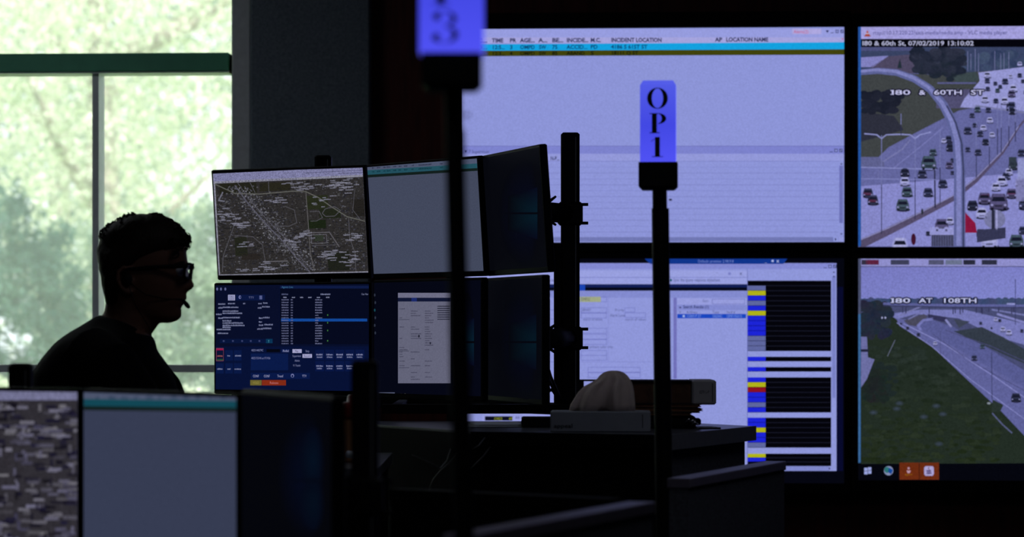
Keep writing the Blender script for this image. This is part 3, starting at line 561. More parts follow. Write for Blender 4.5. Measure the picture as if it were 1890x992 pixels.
for i, (x, y, rx, rz, n, m, lb) in enumerate(((-3.95, 21.6, .78, 1.05, 16000, 'leaf_dark', 'dark green shrub low in the window, behind the seated man\'s head'),
        (-2.42, 21.5, .66, 0.90, 12000, 'leaf_mid', 'mid green shrub low in the window, right of the man\'s face'), (-5.6, 21.6, .8, 1.0, 3500, 'leaf_dark', 'dark shrub outside, off to the left of the others'),
        (-3.2, 24.2, .85, 1.0, 9000, 'leaf_mid', 'mid green shrub standing behind the two shrubs that flank the man'))):
    t = empty('garden_shrub', (x, y, -.05), lb, 'shrub', 'shrubs outside the window')
    MB().tube([(0, 0, 0), (.02, 0, .5), (-.03, 0, 1.0)], [.05, .04, .02], 8).build('stem', M['bark'], t, True)
    foliage((0, 0, 1.15), (rx, rx*.6, rz), n, 0.055, 90+i).build('foliage', M[m], t)
t = empty('low_hedge', (-3.4, 18.6, -.05), 'low pale hedge just outside, seen at the foot of the window', 'hedge')
foliage((0, 0, .38), (2.4, .35, .36), 16000, .045, 77).build('foliage', M['leaf_light'], t); MB().tube([(-2.2, 0, .02), (-1, 0, .12), (1, .02, .1), (2.2, 0, .02)], .02, 8).build('stem', M['bark'], t, True)

# ---------------------------------------------------------------- monitors
def MT(x, y, z, yaw, pitch):
    r = Vector((math.cos(yaw), -math.sin(yaw), 0)); n = Vector((-math.sin(yaw), -math.cos(yaw), 0))
    up = Vector((0, 0, 1))*math.cos(pitch)+n*math.sin(pitch); yb = up.cross(r)
    m = Matrix.Identity(4)
    for i in range(3): m[i][0] = r[i]; m[i][1] = yb[i]; m[i][2] = up[i]; m[i][3] = (x, y, z)[i]
    return m
MW, MH = 0.517, 0.315
def monitor(T, label, group, base, m='screen', bracket=False):
    t = empty('desk_monitor', (0, 0, 0), label, 'monitor', group); t.matrix_world = T
    MB().cbox(-MW/2, MW/2, -0.008, 0.012, 0, MH, 0.003).build('bezel', M['bezel'], t)
    MB().loft([[(-MW/2+.02, .012, .02), (MW/2-.02, .012, .02), (MW/2-.02, .012, MH-.02), (-MW/2+.02, .012, MH-.02)], [(-.15, .045, .06), (.15, .045, .06), (.15, .045, MH-.06), (-.15, .045, MH-.06)]]).build('back_cover', M['black_plastic'], t)
    if bracket: MB().cbox(-MW/2-.012, -MW/2+.01, .014, .03, MH*.42, MH*.58, .002).build('bracket', M['black_metal'], t)
    p = Picture(T, -0.0083, -MW/2+.007, MW/2-.007, .014, MH-.007, base); p.thing = t; p.m = M[m]; p.T4 = T; return p
G1 = 'monitors of the far workstation'; G2 = 'monitors of the near workstation'
# far, upper left: aerial map
T_ul = MT(-0.6134, 8.0158, 1.194, 0.5084, 0.1013)
p = monitor(T_ul, 'upper far desk monitor showing a dark aerial street map, nearest the seated man', G1, (5, 5, 8), 'screen_map', True)
RR = random.Random(11); SLT = 0.045
def q_(a, b):    # fractions over the picture area -> pixels
    tx = 393+a*(676-393); ty = 321-a*13.5; bx = 403+a*(686-403); by = 512-a*6
    return (tx+(bx-tx)*b, ty+(by-ty)*b)
def fq(a0, b0, a1, b1, c, ly=1): p.poly([q_(a0, b0), q_(a1, b0), q_(a1, b1), q_(a0, b1)], c, ly)
fq(0, 0, 1, .985, (130, 130, 146), 1)
fq(0.004, .0, .996, .075, (122, 122, 160), 2)
for i in range(24): fq(.03+i*.022, .082, .04+i*.022, .088, (84, 84, 110), 4)
fq(.6, .03, .97, .036, (86, 86, 118), 4); fq(.82, .05, .98, .057, (86, 86, 118), 4)
fq(0.012, .095, .988, .975, (45, 43, 43), 3)
for i in range(3400):
    a = RR.uniform(.012, .97); b = RR.uniform(.1, .955); l = RR.random(); dense = (abs((b-.15)*.95-(a-.1)) < .18) or RR.random() < .7
    if .46 < a < .78 and .2 < b < .56 or a < .3 and b < .2: dense = RR.random() < .25
    if not dense: continue
    g = int(30+l**1.6*66); fq(a, b, min(.985, a+RR.uniform(.003, .013)), min(.97, b+RR.uniform(.004, .013)), (g, g, g+RR.randint(0, 12)), 4+i % 3)
for (a0, b0, a1, b1, c) in ((.04, .1, .28, .2, (34, 34, 26)), (.3, .11, .5, .19, (38, 37, 28)), (.60, .25, .74, .38, (38, 42, 28)), (.60, .48, .72, .56, (26, 34, 20)), (.12, .62, .2, .8, (34, 36, 28)), (.72, .78, .86, .96, (30, 32, 26)), (.16, .78, .28, .84, (40, 36, 34)), (.64, .62, .7, .68, (46, 52, 44)), (.9, .3, .98, .46, (34, 32, 30)), (.68, .38, .82, .47, (32, 36, 26))):
    fq(a0, b0, a1, b1, c, 8)
for i in range(300):
    a = RR.uniform(.02, .96); b = RR.uniform(.1, .95)
    if .6 < a < .85 and .2 < b < .56: continue
    fq(a, b, min(.985, a+RR.uniform(.01, .03)), b+.006, (26, 26, 28), 9)
def road(pts, wd, c=(78, 77, 84), ly=11): p.line([q_(*t) for t in pts], wd*.85, c, ly)
for i in range(700):
    b = RR.uniform(.12, .95); a = .13+(b-.1)*.55+RR.gauss(0, .045); g = int(60+RR.random()**2*70)
    if .02 < a < .96: fq(a, b, a+RR.uniform(.003, .012), min(.965, b+RR.uniform(.004, .012)), (g, g, g+8), 10)
road([(.14, .12), (.22, .30), (.34, .52), (.44, .68), (.52, .84), (.6, .97)], 2.6, (84, 83, 96)); road([(.16, .1), (.24, .28), (.36, .5), (.46, .66), (.54, .82), (.62, .96)], 1.0, (92, 90, 102), 12)
road([(.01, .1), (.14, .2), (.3, .215), (.52, .20), (.60, .21), (.68, .27), (.76, .36), (.86, .46), (.98, .51)], 2.1, (92, 92, 88)); road([(.6, .22), (.605, .5), (.61, .8), (.63, .96)], 1.7, (88, 86, 88))
road([(.51, .1), (.53, .18), (.58, .22)], 1.6); road([(.36, .1), (.36, .2)], 1.2); road([(.24, .1), (.27, .2)], 1.4); road([(.34, .52), (.48, .53), (.53, .5), (.52, .38), (.46, .34)], 1.4)
road([(.7, .42), (.72, .38), (.78, .36), (.82, .40), (.78, .45), (.72, .45), (.7, .42)], 1.6); road([(.62, .4), (.68, .4), (.7, .46), (.66, .49), (.62, .49)], 1.5)
road([(.87, .47), (.87, .66), (.9, .8), (.9, .97)], 1.5); road([(.6, .60), (.74, .60), (.8, .74)], 2.2, (88, 86, 92)); road([(.62, .72), (.8, .72)], 1.2); road([(.03, .3), (.1, .36), (.14, .44), (.04, .8), (.03, .95)], 1.5)
road([(.12, .6), (.24, .62), (.3, .7), (.32, .95)], 1.4); road([(.3, .86), (.46, .86)], 2, (96, 94, 100)); road([(.4, .5), (.42, .56), (.34, .62), (.4, .7)], 1.2); road([(.92, .2), (.9, .4), (.95, .5)], 1.2)
road([(.62, .62), (.72, .62), (.72, .7), (.62, .7), (.62, .62)], .9, (110, 108, 118)); road([(.06, .18), (.03, .26), (.07, .27)], 3, (104, 104, 118))
for i in range(230):
    cx_, cy_ = RR.choice(((.1, .45), (.15, .5), (.18, .7), (.48, .12), (.58, .16), (.82, .13), (.78, .18), (.86, .2), (.48, .68), (.55, .62), (.5, .74), (.7, .82), (.78, .8), (.86, .86), (.66, .3), (.4, .3), (.88, .66), (.96, .6), (.04, .4), (.3, .92), (.18, .94)))
    a = cx_+RR.gauss(0, .035); b = cy_+RR.gauss(0, .022)
    if not (.015 < a < .95 and .1 < b < .96): continue
    x, y = q_(a, b); p.scrib(x, y, RR.uniform(5, 15), 2.2, (122, 122, 138), 14, SLT, i)
fq(0, .985, 1, 1.0, (6, 7, 12), 5)
for i in range(7): x, y = q_(.03+i*.028, 1.012); p.disc(x, y, 1.3, 1.3, (90, 92, 112), 15, 6)
p.build(p.thing, p.m)
# far, upper middle: grey list
T_um = MT(-0.2201, 7.637, 1.1919, 0.9172, 0.0738); p = monitor(T_um, 'upper far desk monitor showing a plain grey list, behind the tall light pole', G1, (66, 72, 92))
def greylist(p, x0, y0, x1, y1, sl, teal, h, g0=(66, 72, 92)):
    p.rect(x0, y0, x1, y0+h*.5, (76, 84, 108), 1, sl); p.rect(x0, y0+h*.5, x1, y0+h, teal, 2, sl); p.rect(x0, y0+h, x1, y0+h*1.3, (18, 30, 28), 2, sl)
greylist(p, 678, 306, 892, 0, .062, (34, 78, 92), 17)
for (x, wd) in ((687, 4), (696, 6), (708, 4), (714, 7), (726, 6), (736, 5), (746, 6), (760, 4), (773, 24), (812, 5)):
    p.scrib(x, 312-(x-680)*.062, wd, 3, (40, 44, 66), 4, .062); p.scrib(x, 319-(x-680)*.062, wd, 3, (14, 50, 62), 4, .062)
p.build(p.thing, p.m)
def wallpaper(p, cx, cy, w_, h_, px_sl, k=1.0):
    """dark blue desktop picture: a lit four-pane window shape with faint beams"""
    c1 = tuple(int(v*k) for v in (6, 27, 40)); c2 = tuple(int(v*k) for v in (6, 9, 27)); dk_ = (5, 6, 12)
    p.glow(cx, cy, w_*1.6, h_*.95, c2, dk_, 1, 22, w_*.55)
    for sgn in (-1, 1):
        y0, y1 = (cy-h_*.46, cy-2) if sgn < 0 else (cy+2, cy+h_*.46)
        p.poly([(cx-w_*1.1, cy+sgn*h_*.30), (cx+w_*.5, cy+sgn*h_*.46), (cx+w_*.5, cy+sgn*2), (cx-w_*1.1, cy+sgn*2)], [dk_, c2, c1, dk_], 2)
    p.poly([(cx-w_*1.3, cy-1.2), (cx+w_*.5, cy-1.4), (cx+w_*.5, cy+1.4), (cx-w_*1.3, cy+1.2)], dk_, 4)
T_ur = MT(0.02, 7.2161, 1.1923, 1.2688, 0.0728); p = monitor(T_ur, 'upper far desk monitor with a near-black desktop, turned most to the left', G1, (6, 7, 13))
wallpaper(p, 975, 394, 34, 105, .1); p.build(p.thing, p.m)
# far, lower left: navy call-taking screen
T_ll = MT(-0.611, 7.9247, 0.8687, 0.4877, 0.0); p = monitor(T_ll, 'lower far desk monitor with navy call-handling screen and orange release button', G1, (7, 14, 42), bracket=True)
S = .012; tx = (120, 126, 160); nv = (10, 22, 62)
p.rect(395, 529, 515, 640, (8, 14, 40), 1); p.rect(395, 640, 690, 735, (7, 17, 52), 1); p.rect(517, 528, 682, 533, (14, 26, 66), 2); p.rect(517, 533, 682, 636, (6, 10, 30), 2)
for x in (401, 408, 416): p.disc(x, 534, 2, 3, (90, 96, 140), 3, 6)
p.rect(421, 544.5, 434, 555, (150, 152, 190), 4); p.text('CALL', 423, 549.5, 3.6, (40, 44, 80), 5, 9); p.text('QUEUE', 423, 554, 3.4, (40, 44, 80), 5, 9)
p.rect(435, 544.5, 489, 555, nv, 3); p.disc(443, 549, 2.4, 3.4, (110, 116, 170), 4, 8); p.disc(443.6, 549, 1.2, 2, nv, 5, 8); p.text('TTY', 459, 551.5, 3.8, (100, 106, 150), 4); p.rect(479, 546, 484, 553, (84, 92, 140), 4)
for (x, y, wd) in ((403, 563, 13), (421, 562, 13), (449, 562, 4), (477, 562, 7), (486, 561, 8), (403, 570, 8), (411, 569, 29), (476, 570, 7), (484, 568, 14), (411, 576, 29), (411, 580, 36), (399, 582, 10), (403, 589, 8), (411, 588, 32), (478, 589, 7), (486, 588, 12), (411, 594, 16), (411, 598, 38), (411, 602.5, 41), (478, 596, 6), (478, 602, 8), (488, 601, 16), (411, 606, 15), (400, 610, 10), (411, 610, 15), (475, 609, 10), (486, 608, 15), (402, 617, 19)):
    p.scrib(x, y, wd, 3, tx, 4, 0)
p.rect(406, 626, 504, 634, (8, 20, 56), 3)
for x in (413, 430, 447, 463, 479): p.disc(x, 630, 2, 2, (54, 62, 104), 4, 6)
p.rect(491, 626, 503, 634, (10, 52, 84), 4); p.text('?', 495, 632.5, 4.5, (90, 170, 180), 5)
p.text('Agents Live', 520, 532, 3.6, (60, 110, 150), 4, 21); p.scrib(592, 545, 18, 3, tx, 4); p.text('Clear Filter', 667, 545, 3.4, tx, 4, 13); p.scrib(520, 545, 12, 3, (80, 86, 120), 4)
for x in (523, 539, 554, 569, 585, 602): p.scrib(x, 550.5, 6, 2.6, (130, 134, 164), 4)
for i in range(18):
    y = 555+i*4.75
    if i == 8: p.rect(519, y-4.4, 678, y+.8, (18, 70, 150), 5)
    p.scrib(520, y, 13, 2.5, (96, 100, 134), 6, 0, i); p.scrib(537, y, 4, 2.5, (96, 100, 134), 6, 0, i+40); p.scrib(582, y, 13 if i not in (6, 8, 9, 16) else 6, 2.5, (104, 108, 142), 6, 0, i+80)
    if i in (6, 9, 12, 16): p.disc(605, y-1.5, 1.1, 1.8, (60, 120, 60), 6, 6)
p.rect(399, 643, 413, 667, (120, 60, 84), 4); p.rect(400, 644, 412.4, 666, (12, 20, 50), 5); p.rect(400, 644, 412.4, 647, (150, 20, 70), 6); p.rect(400, 663, 412.4, 666, (30, 70, 50), 6); p.scrib(401, 659, 10, 3, (150, 80, 80), 6)
for (x, y) in ((416, 647), (432, 647), (399, 671), (416, 671), (432, 671)): p.rect(x, y, x+14, y+19, (9, 24, 68), 4)
for (x, y, wd) in ((420, 658.5, 5), (434, 658.5, 11), (401, 683, 10), (420, 683, 6), (433, 683, 12)): p.scrib(x, y, wd, 2.8, tx, 5)
p.text('4025144579C', 464, 649, 4, (126, 132, 176), 4, 22); p.rect(492, 645, 517, 650.5, (5, 7, 18), 4); p.rect(463, 653, 532, 684, (10, 26, 72), 3); p.text('4025133345 at 071926', 464, 663.5, 4, (120, 126, 172), 4, 35)
p.rect(520, 645, 534, 651, (20, 34, 84), 3); p.text('Redial', 522, 650, 4, (150, 154, 190), 4, 11)
p.rect(540, 645, 557, 652, (162, 162, 200), 4); p.text('Play', 545, 650.5, 4, (50, 50, 90), 5, 6); p.text('Stop', 564, 650.5, 4, (120, 126, 170), 4, 7); p.rect(558.5, 654, 576, 661, (162, 162, 200), 4); p.text('Record', 561, 659.5, 4, (60, 60, 100), 5, 12)
p.text('Supervisor', 540, 659.5, 4, (120, 126, 170), 4, 16); p.text('Admin', 544, 668, 4, (120, 126, 170), 4, 9); p.text('911 Transfer', 541, 677, 4, (120, 126, 170), 4, 14)
k = 0
for (x, y) in [(582+i*18.5, 646) for i in range(5)]+[(582+i*18.5, 667) for i in range(5)]:
    p.rect(x, y, x+16.5, y+19, (9, 22, 66), 4); p.scrib(x+2, y+10.5, 12, 3, (130, 134, 172), 5, 0, k); p.scrib(x+3, y+15, 10, 3, (120, 126, 164), 5, 0, k+9); k += 1
p.rect(463, 689, 572, 700, (9, 24, 70), 3)
for t, x, wd in (('CONF', 467, 11), ('CONF', 487, 11), ('Transf', 512, 11), ('TTY', 558, 8)): p.text(t, x, 697, 4.6, (150, 154, 196), 5, wd)
p.disc(540, 694, 3, 3.6, (120, 126, 176), 5, 10); p.disc(540, 694.6, 1.8, 2.6, (9, 24, 70), 6, 8)
p.rect(462, 702, 483, 712, (104, 96, 46), 4); p.text('HOLD', 467, 709, 4.2, (150, 140, 70), 5, 11); p.rect(483.5, 702, 528, 712, (128, 42, 22), 4); p.text('Release', 498, 709.3, 4.6, (190, 110, 110), 5, 16)
p.build(p.thing, p.m)
# far, lower middle: white document page on a dark desktop
T_lm = MT(-0.2171, 7.4028, 0.8689, 0.9574, 0.0); p = monitor(T_lm, 'lower far desk monitor with a pale page window on a dark desktop', G1, (5, 7, 20))
wallpaper(p, 863, 632, 24, 96, .1, 1.2)
p.rect(735, 541, 832, 708, (98, 99, 120), 6, .0); p.rect(735, 541, 832, 550, (108, 108, 132), 7); p.rect(735, 550, 832, 557, (16, 22, 50), 8); p.rect(760, 550, 770, 557, (26, 40, 104), 9)
RQ = random.Random(5)
for i in range(34):
    y = 563+i*4.2
    for (x0, wd) in ((738, 16), (759, 20), (785, 16)):
        if RQ.random() < .45: p.scrib(x0, y, wd*RQ.uniform(.3, 1), 2.1, (62, 62, 82), 10, 0, i*3+x0)
for i in range(7): p.rect(808, 565+i*4, 831, 566.5+i*4, (30, 32, 48), 10)
for y in (590, 648, 679): p.rect(737, y, 756, y+.8, (50, 52, 72), 10)
p.disc(774, 621, 1.3, 3, (20, 22, 36), 11, 6); p.disc(795, 634, 1.2, 2.4, (20, 22, 36), 11, 6)
for i in range(6): p.disc(692+(i % 2), 545+i*14, 1.6, 3, (44, 50, 66) if i != 2 else (20, 70, 84), 5, 6)
p.rect(700, 725, 729, 731.5, (90, 96, 122), 6); 
for x in (734, 741, 748): p.disc(x, 728.5, 1.6, 1.8, (90, 92, 84), 6, 6)
p.build(p.thing, p.m)
T_lr = MT(0.0075, 7.0855, 0.8689, 1.2835, 0.0); p = monitor(T_lr, 'lower far desk monitor with a near-black desktop, beside the mounting pole', G1, (5, 6, 12))
wallpaper(p, 974, 632, 32, 112, .1, .9); p.rect(898, 738.5, 928, 741.5, (16, 60, 86), 4); p.disc(901, 740, 2.2, 2.4, (20, 90, 130), 5, 8); p.build(p.thing, p.m)
# near workstation
T1 = MT(-0.981, 5.136, 0.633, 0.508, 0.0); T2 = MT(-0.591, 4.79, 0.633, 0.917, 0.0); T3 = MT(-0.339, 4.327, 0.640, 1.22, 0.0)
p = monitor(T1, 'near monitor at the left edge of the frame with a blurred aerial map', G2, (112, 112, 144), 'screen_map')

p.poly([(-900, 742), (147, 739), (147, 1400), (-900, 1400)], (46, 44, 50), 2)
for i in range(1500):
    x = RQ.uniform(-700, 136); y = RQ.uniform(743, 1040); g = RQ.choice((22, 30, 62, 78, 92, 104)); wd, hh = RQ.choice(((20, 5), (13, 7), (5, 14), (26, 6)))
    p.rect(x, y, min(147, x+wd), y+hh, (g, g-2, g+RQ.randint(4, 20)), 3+i % 5)
p.build(p.thing, p.m)
p = monitor(T2, 'near monitor with a plain grey list under a teal bar', G2, (54, 60, 82))
greylist(p, 155, 724, 452, 0, -.012, (18, 70, 84), 26)
for i in range(11): p.scrib(178+i*23, 737, RQ.uniform(5, 14), 6, (44, 60, 84), 4, -.012)
p.build(p.thing, p.m)
p = monitor(T3, 'near monitor with a near-black desktop, furthest right of the near three', G2, (4, 5, 10))
p.glow(572, 880, 60, 120, (4, 10, 30), (4, 5, 10), 1, 24, 26); p.glow(580, 850, 26, 60, (4, 16, 32), (4, 8, 22), 2, 20, 16); p.glow(580, 930, 26, 50, (4, 14, 28), (4, 8, 22), 2, 20, 16); p.rect(540, 886, 600, 889, (4, 6, 14), 4); p.build(p.thing, p.m)

# ---------------------------------------------------------------- stands that carry the monitors
def post(T, x, y, z1, w_=0.024, foot=True):
    """one extruded post with a rounded cap, groove with painted highlight and foot, as part meshes of stand T"""
    mb = MB().cbox(x-w_, x+w_, y-w_, y+w_, 0.012, z1, 0.005); mb.build('post', M['black_metal'], T)
    MB().box(x+w_*.52, x+w_*.62, y-w_-.0015, y-w_+.001, .1, z1-.012).build('groove_highlight', M['laminate_edge'], T)  # pale strip along the groove: the post's edge highlight put into colour
    MB().cbox(x-.07, x+.07, y-.09, y+.09, 0, .012, .003).build('foot', M['black_metal'], T)
def arm(T, Tm, h, px, py, w_=.024):
    """pivot head behind a monitor, short arm to the post, clamp knobs and set screws"""
    a = Tm @ Vector((0, .045, h)); a2 = Tm @ Vector((0, .075, h)); b = Vector((px, py, a.z)); d = (b-a2); d.z = 0; d = d.normalized() if d.length > 1e-6 else Vector((1, 0, 0))
    MB().tube([a, a2], .033, 14).build('pivot_head', M['black_plastic'], T, False)
    mb = MB(); mb.tube([a2, b-d*w_], .026, 12); ar = mb.build('arm', M['black_metal'], T, True)
    cl = MB(); cl.cbox(px-w_-.008, px+w_+.008, py-w_-.008, py+w_+.008, a.z-.03, a.z+.03, .006); cl.build('clamp', M['black_plastic'], T)
    for s in (-1, 1):
        MB().tube([a2+Vector((.0, -.02, s*.014)), a2+Vector((.03, -.045, s*.036))], [.006, .003], 8).build('lever', M['black_metal'], ar, True)
        MB().tube([b+Vector((w_, 0, s*.024)), b+Vector((w_+.022, -.004, s*.024))], .004, 8).build('set_screw', M['black_metal'], T, True)
st = empty('monitor_stand', (0, 0, 0), 'black post stand carrying the six far desk monitors', 'monitor stand')
post(st, -.542, 8.17, 1.552); post(st, -.153, 7.725, 1.50); post(st, .150, 7.33, 1.559)
MB().cbox(.108, .128, 7.31, 7.35, .02, 1.273, .003).build('cable_duct', M['black_metal'], st)
for Tm, hs, (x, y) in ((T_ul, T_ll, (-.542, 8.17)), (T_um, T_lm, (-.153, 7.725)), (T_ur, T_lr, (.150, 7.33))):
    arm(st, Tm, .155, x, y); arm(st, hs, .16, x, y)
bm_ = MB()
for (a, b) in (((-.80, 8.13), (-.50, 8.13)), ((-.50, 8.13), (-.13, 7.68)), ((-.13, 7.68), (.17, 7.28)), ):
    a = Vector(a); b = Vector(b); d = (b-a).normalized(); n = Vector((-d.y, d.x))*.014
    bm_.prism([(a+n)[:], (b+n)[:], (b-n)[:], (a-n)[:]], .832, .862)
bm_.build('cross_rail', M['black_metal'], st)
lip = MB(); lip.box(-.33, .16, 7.215, 7.235, .838, .862); lip.build('front_rail', M['black_metal'], st)
for x in (-.30, .13): MB().box(x-.012, x+.012, 7.235, 7.30 if x > 0 else 7.9, .842, .858).build('rail_bracket', M['black_metal'], st)
sn = empty('monitor_stand', (0, 0, 0), 'black post stand carrying the three near monitors, two post tops showing', 'monitor stand')
post(sn, -.910, 5.27, .988, .0205); post(sn, -.48, 4.90, .90, .0205); post(sn, -.226, 4.37, 1.004, .0205)
for Tm, (x, y) in ((T1, (-.91, 5.27)), (T2, (-.48, 4.90)), (T3, (-.226, 4.37))): arm(sn, Tm, .155, x, y, .0205)
# cables by the far right post
for i, pts in enumerate(([W(1008, 668, 7.15), W(1016, 695, 7.18), W(1030, 728, 7.24), W(1037, 744, 7.28)], [W(1008, 690, 7.15), W(1018, 712, 7.2), W(1030, 734, 7.25), W(1038, 742, 7.29)],
        [W(1008, 700, 7.15), W(1014, 722, 7.2), W(1024, 716, 7.24), W(1035, 738, 7.28)], [W(1008, 726, 7.17), W(1013, 720, 7.2), W(1020, 722, 7.22), W(1033, 742, 7.28)])):
    q = []
    for a, b in zip(pts[:-1], pts[1:]): q += [a.lerp(b, t/4) for t in range(4)]
    q += [pts[-1], Vector((.150+.0, 7.31, .86))]
    MB().tube(q, .0042 if i < 3 else .003, 8).build('cable', M['cable'], st, True)

# ---------------------------------------------------------------- far desk with its end, cabinet and things on it
dk2 = empty('corner_desk', (0, 0, 0), 'dark corner desk with grey edge that carries the tissue box', 'desk')
top = [(-.36, 6.98), (-.09, 6.47), (.348, 6.26), (.581, 6.82), (.468, 7.02), (.02, 7.185), (-.345, 7.19)]
ZD = .82
MB().prism(top, ZD-.032, ZD).build('worktop', M['laminate'], dk2, bevel=.002)
def strip(a, b, z0, z1, t, m, nm, par):
    a = Vector(a); b = Vector(b); d = (b-a).normalized(); n = Vector((d.y, -d.x))*t
    return MB().prism([a[:], b[:], (b+n)[:], (a+n)[:]], z0, z1).build(nm, m, par)
strip((.350, 6.258), (.583, 6.82), ZD-.034, ZD+.0005, .003, M['laminate_edge'], 'edge_band', dk2)
strip((.334, 6.262), (.350, 6.30), 0, ZD-.034, .004, M['black_metal'], 'corner_post', dk2)
strip((.336, 6.285), (.545, 6.80), 0, ZD-.032, .012, M['panel'], 'end_panel', dk2)
strip((-.09, 6.50), (.325, 6.298), 0, ZD-.032, .014, M['black_panel'], 'front_panel', dk2)
strip((-.345, 6.97), (-.095, 6.505), 0, ZD-.032, .014, M['black_panel'], 'front_panel', dk2)
strip((-.092, 6.468), (.346, 6.258), ZD-.032, ZD-.001, .002, M['black_panel'], 'edge_band', dk2); strip((-.361, 6.98), (-.092, 6.468), ZD-.032, ZD-.006, .002, M['black_panel'], 'edge_band', dk2)
MB().box(-.34, -.32, 7.0, 7.18, 0, ZD-.032).build('side_panel', M['black_panel'], dk2)
# low table of the seated man
st2 = empty('keyboard_table', (0, 0, 0), 'low dark table in front of the seated man, holding the brown canister', 'table')
MB().box(-.60, -.285, 6.02, 6.80, .732, .757).build('table_top', M['laminate'], st2, bevel=.002)
for (x, y) in ((-.57, 6.06), (-.315, 6.06), (-.57, 6.75), (-.315, 6.75)): MB().box(x-.02, x+.02, y-.02, y+.02, 0, .732).build('leg', M['black_metal'], st2)
MB().box(-.60, -.285, 6.028, 6.04, .40, .732).build('modesty_panel', M['black_panel'], st2)
kb = empty('keyboard', (-.44, 6.46, .757), 'black keyboard on the low table by the man\'s hands', 'keyboard')
MB().cbox(-.07, .07, -.21, .21, 0, .018, .004).build('keyboard_body', M['black_plastic'], kb)
kk = MB()
for i in range(5):
    for j in range(14): kk.cbox(-.056+i*.023, -.037+i*.023, -.19+j*.027, -.167+j*.027, .017, .025, .002)
kk.build('keys', M['black_plastic'], kb)
cn = empty('lidded_canister', (-.352, 6.33, .757), 'brown ribbed canister with dark red lid, left of the tall black post', 'canister')
def lathe(prof, n=28): return [[(r*math.cos(2*PI*i/n), r*math.sin(2*PI*i/n), z) for i in range(n)] for r, z in prof]
MB().loft(lathe([(.040, 0), (.043, .004), (.043, .095), (.041, .1)])).build('canister_body', M['kraft'], cn, bevel=0)
MB().loft(lathe([(.045, .097), (.046, .102), (.046, .118), (.040, .130), (.016, .134), (.014, .147), (.010, .150)])).build('lid', M['red_lid'], cn, True)
pr = MB().tube([W(642, 857, 6.2), W(655, 859, 6.19), W(674, 864, 6.18)], [.008, .0085, .007], 12).build('rolled_label', M['paper'])
for v in pr.data.vertices: pass
pr.location.z = .757+.0085-min(v.co.z for v in pr.data.vertices); tag(pr, 'small pale paper roll lying in front of the brown canister', 'paper roll')
# tissue box
def turned(name, x, y, z, yaw, label, cat, group=None):
    t = empty(name, (x, y, z), label, cat, group); t.rotation_euler = (0, 0, yaw); return t
tb = turned('tissue_box', .201, 6.46, ZD, math.radians(-2), 'flat pale tissue box with a tissue pulled up, on the corner desk', 'tissue box')
MB().cbox(-.113, .113, -.055, .055, 0, .047, .0025).build('carton', M['carton'], tb)
sl_ = MB(); n = 24; sl_.add([(.07*math.cos(2*PI*i/n), .028*math.sin(2*PI*i/n), .0474) for i in range(n)], [tuple(range(n))]); sl_.build('opening', M['ink'], tb)
def lettering(name, s, h, T, par, m, wd=None, bold=0):
    v, f = tgeo(s, bold); w0 = max(a[0] for a in v); k = h/.69; kx = wd/w0 if wd else k
    o = MB().add([(a*kx, -.0003, b*k) for a, b in v], f, T).build(name, m, par); return o
lettering('lettering', 'appeal', .009, Matrix.Translation((-.105, -.0553, .010)), tb, M['ink'], .042, .01)
MB().box(.094, .0955, -.0556, -.055, .010, .040).build('printed_mark', M['ink'], tb)
def tissue_mesh():
    mb = MB(); n = 48; rings = []; k = 6.46/F
    lv = [(757, 1050, 1173, .030), (745, 1053, 1172.5, .036), (733, 1060, 1171.5, .038), (722, 1067, 1170.5, .037), (711, 1078, 1168.5, .034), (703, 1093, 1166, .030), (697, 1102, 1162.5, .027), (691, 1107, 1158, .022), (686, 1113, 1152, .016), (683, 1121, 1145, .009), (682, 1128, 1138, .003)]
    for j, (y, a, b, dp) in enumerate(lv):
        cx = ((a+b)/2-945)*k-.201; hx = (b-a)/2*k; z = (757-y)*k+.046; r = []
        for i in range(n):
            t = 2*PI*i/n; e = .018*(1-j/len(lv))*math.sin(7*t+j*.25)+.006*math.sin(13*t+1.3+j*.2)*(1-j/len(lv))
            r.append((cx+hx*math.cos(t)*(1 if abs(math.cos(t)) > .9 else 1-.03*math.sin(9*t)), dp*math.sin(t)+e*abs(math.sin(t)), z))
        rings.append(r)
    return mb.loft(rings)
tissue_mesh().build('tissue', M['tissue'], tb, True)
# stack of files to the right of it
xk = lambda px, d: (px-945)*d/F
zk = lambda py, d: HC-(py-610)*d/F
def slab(name, px0, px1, py0, py1, d, dep, m, label, cat, group=None, yaw=0, c=.002):
    t = turned(name, (xk(px0, d)+xk(px1, d))/2, d+dep/2, zk(py1, d), math.radians(yaw), label, cat, group); w_ = (xk(px1, d)-xk(px0, d))/2; h = zk(py0, d)-zk(py1, d)
    return t, w_, h
B_ = 6.62
t, w_, h = slab('device_case', 1222, 1289, 768, 797, B_, .13, None, 'black case with shiny chrome clasp at the base of the file stack', 'case')
t.location.z = ZD; h = zk(768, B_)-ZD
MB().cbox(-w_, w_*.9, -.06, .065, 0, h, .006).build('case_body', M['black_plastic'], t, bevel=.003)
MB().cbox(w_*.9, w_*.9+.013, -.03, .03, h*.25, h*.75, .003).build('plug', M['black_plastic'], t)
ch = MB()
for (x, z, a) in ((.012, h*.62, .5), (.02, h*.5, -.6), (.026, h*.38, .2)):
    ch.tube([(w_*.9*.2+x-.008, -.063, z-.006*a), (w_*.9*.2+x, -.068, z+.004), (w_*.9*.2+x+.008, -.063, z-.01*a)], .0028, 10)
ch.build('clasp', M['chrome'], t, True)
tblk, w_, h2 = slab('document_box', 1150, 1222, 768, 797, B_, .12, None, 'low black document box under the left of the file stack', 'box'); tblk.location.z = ZD
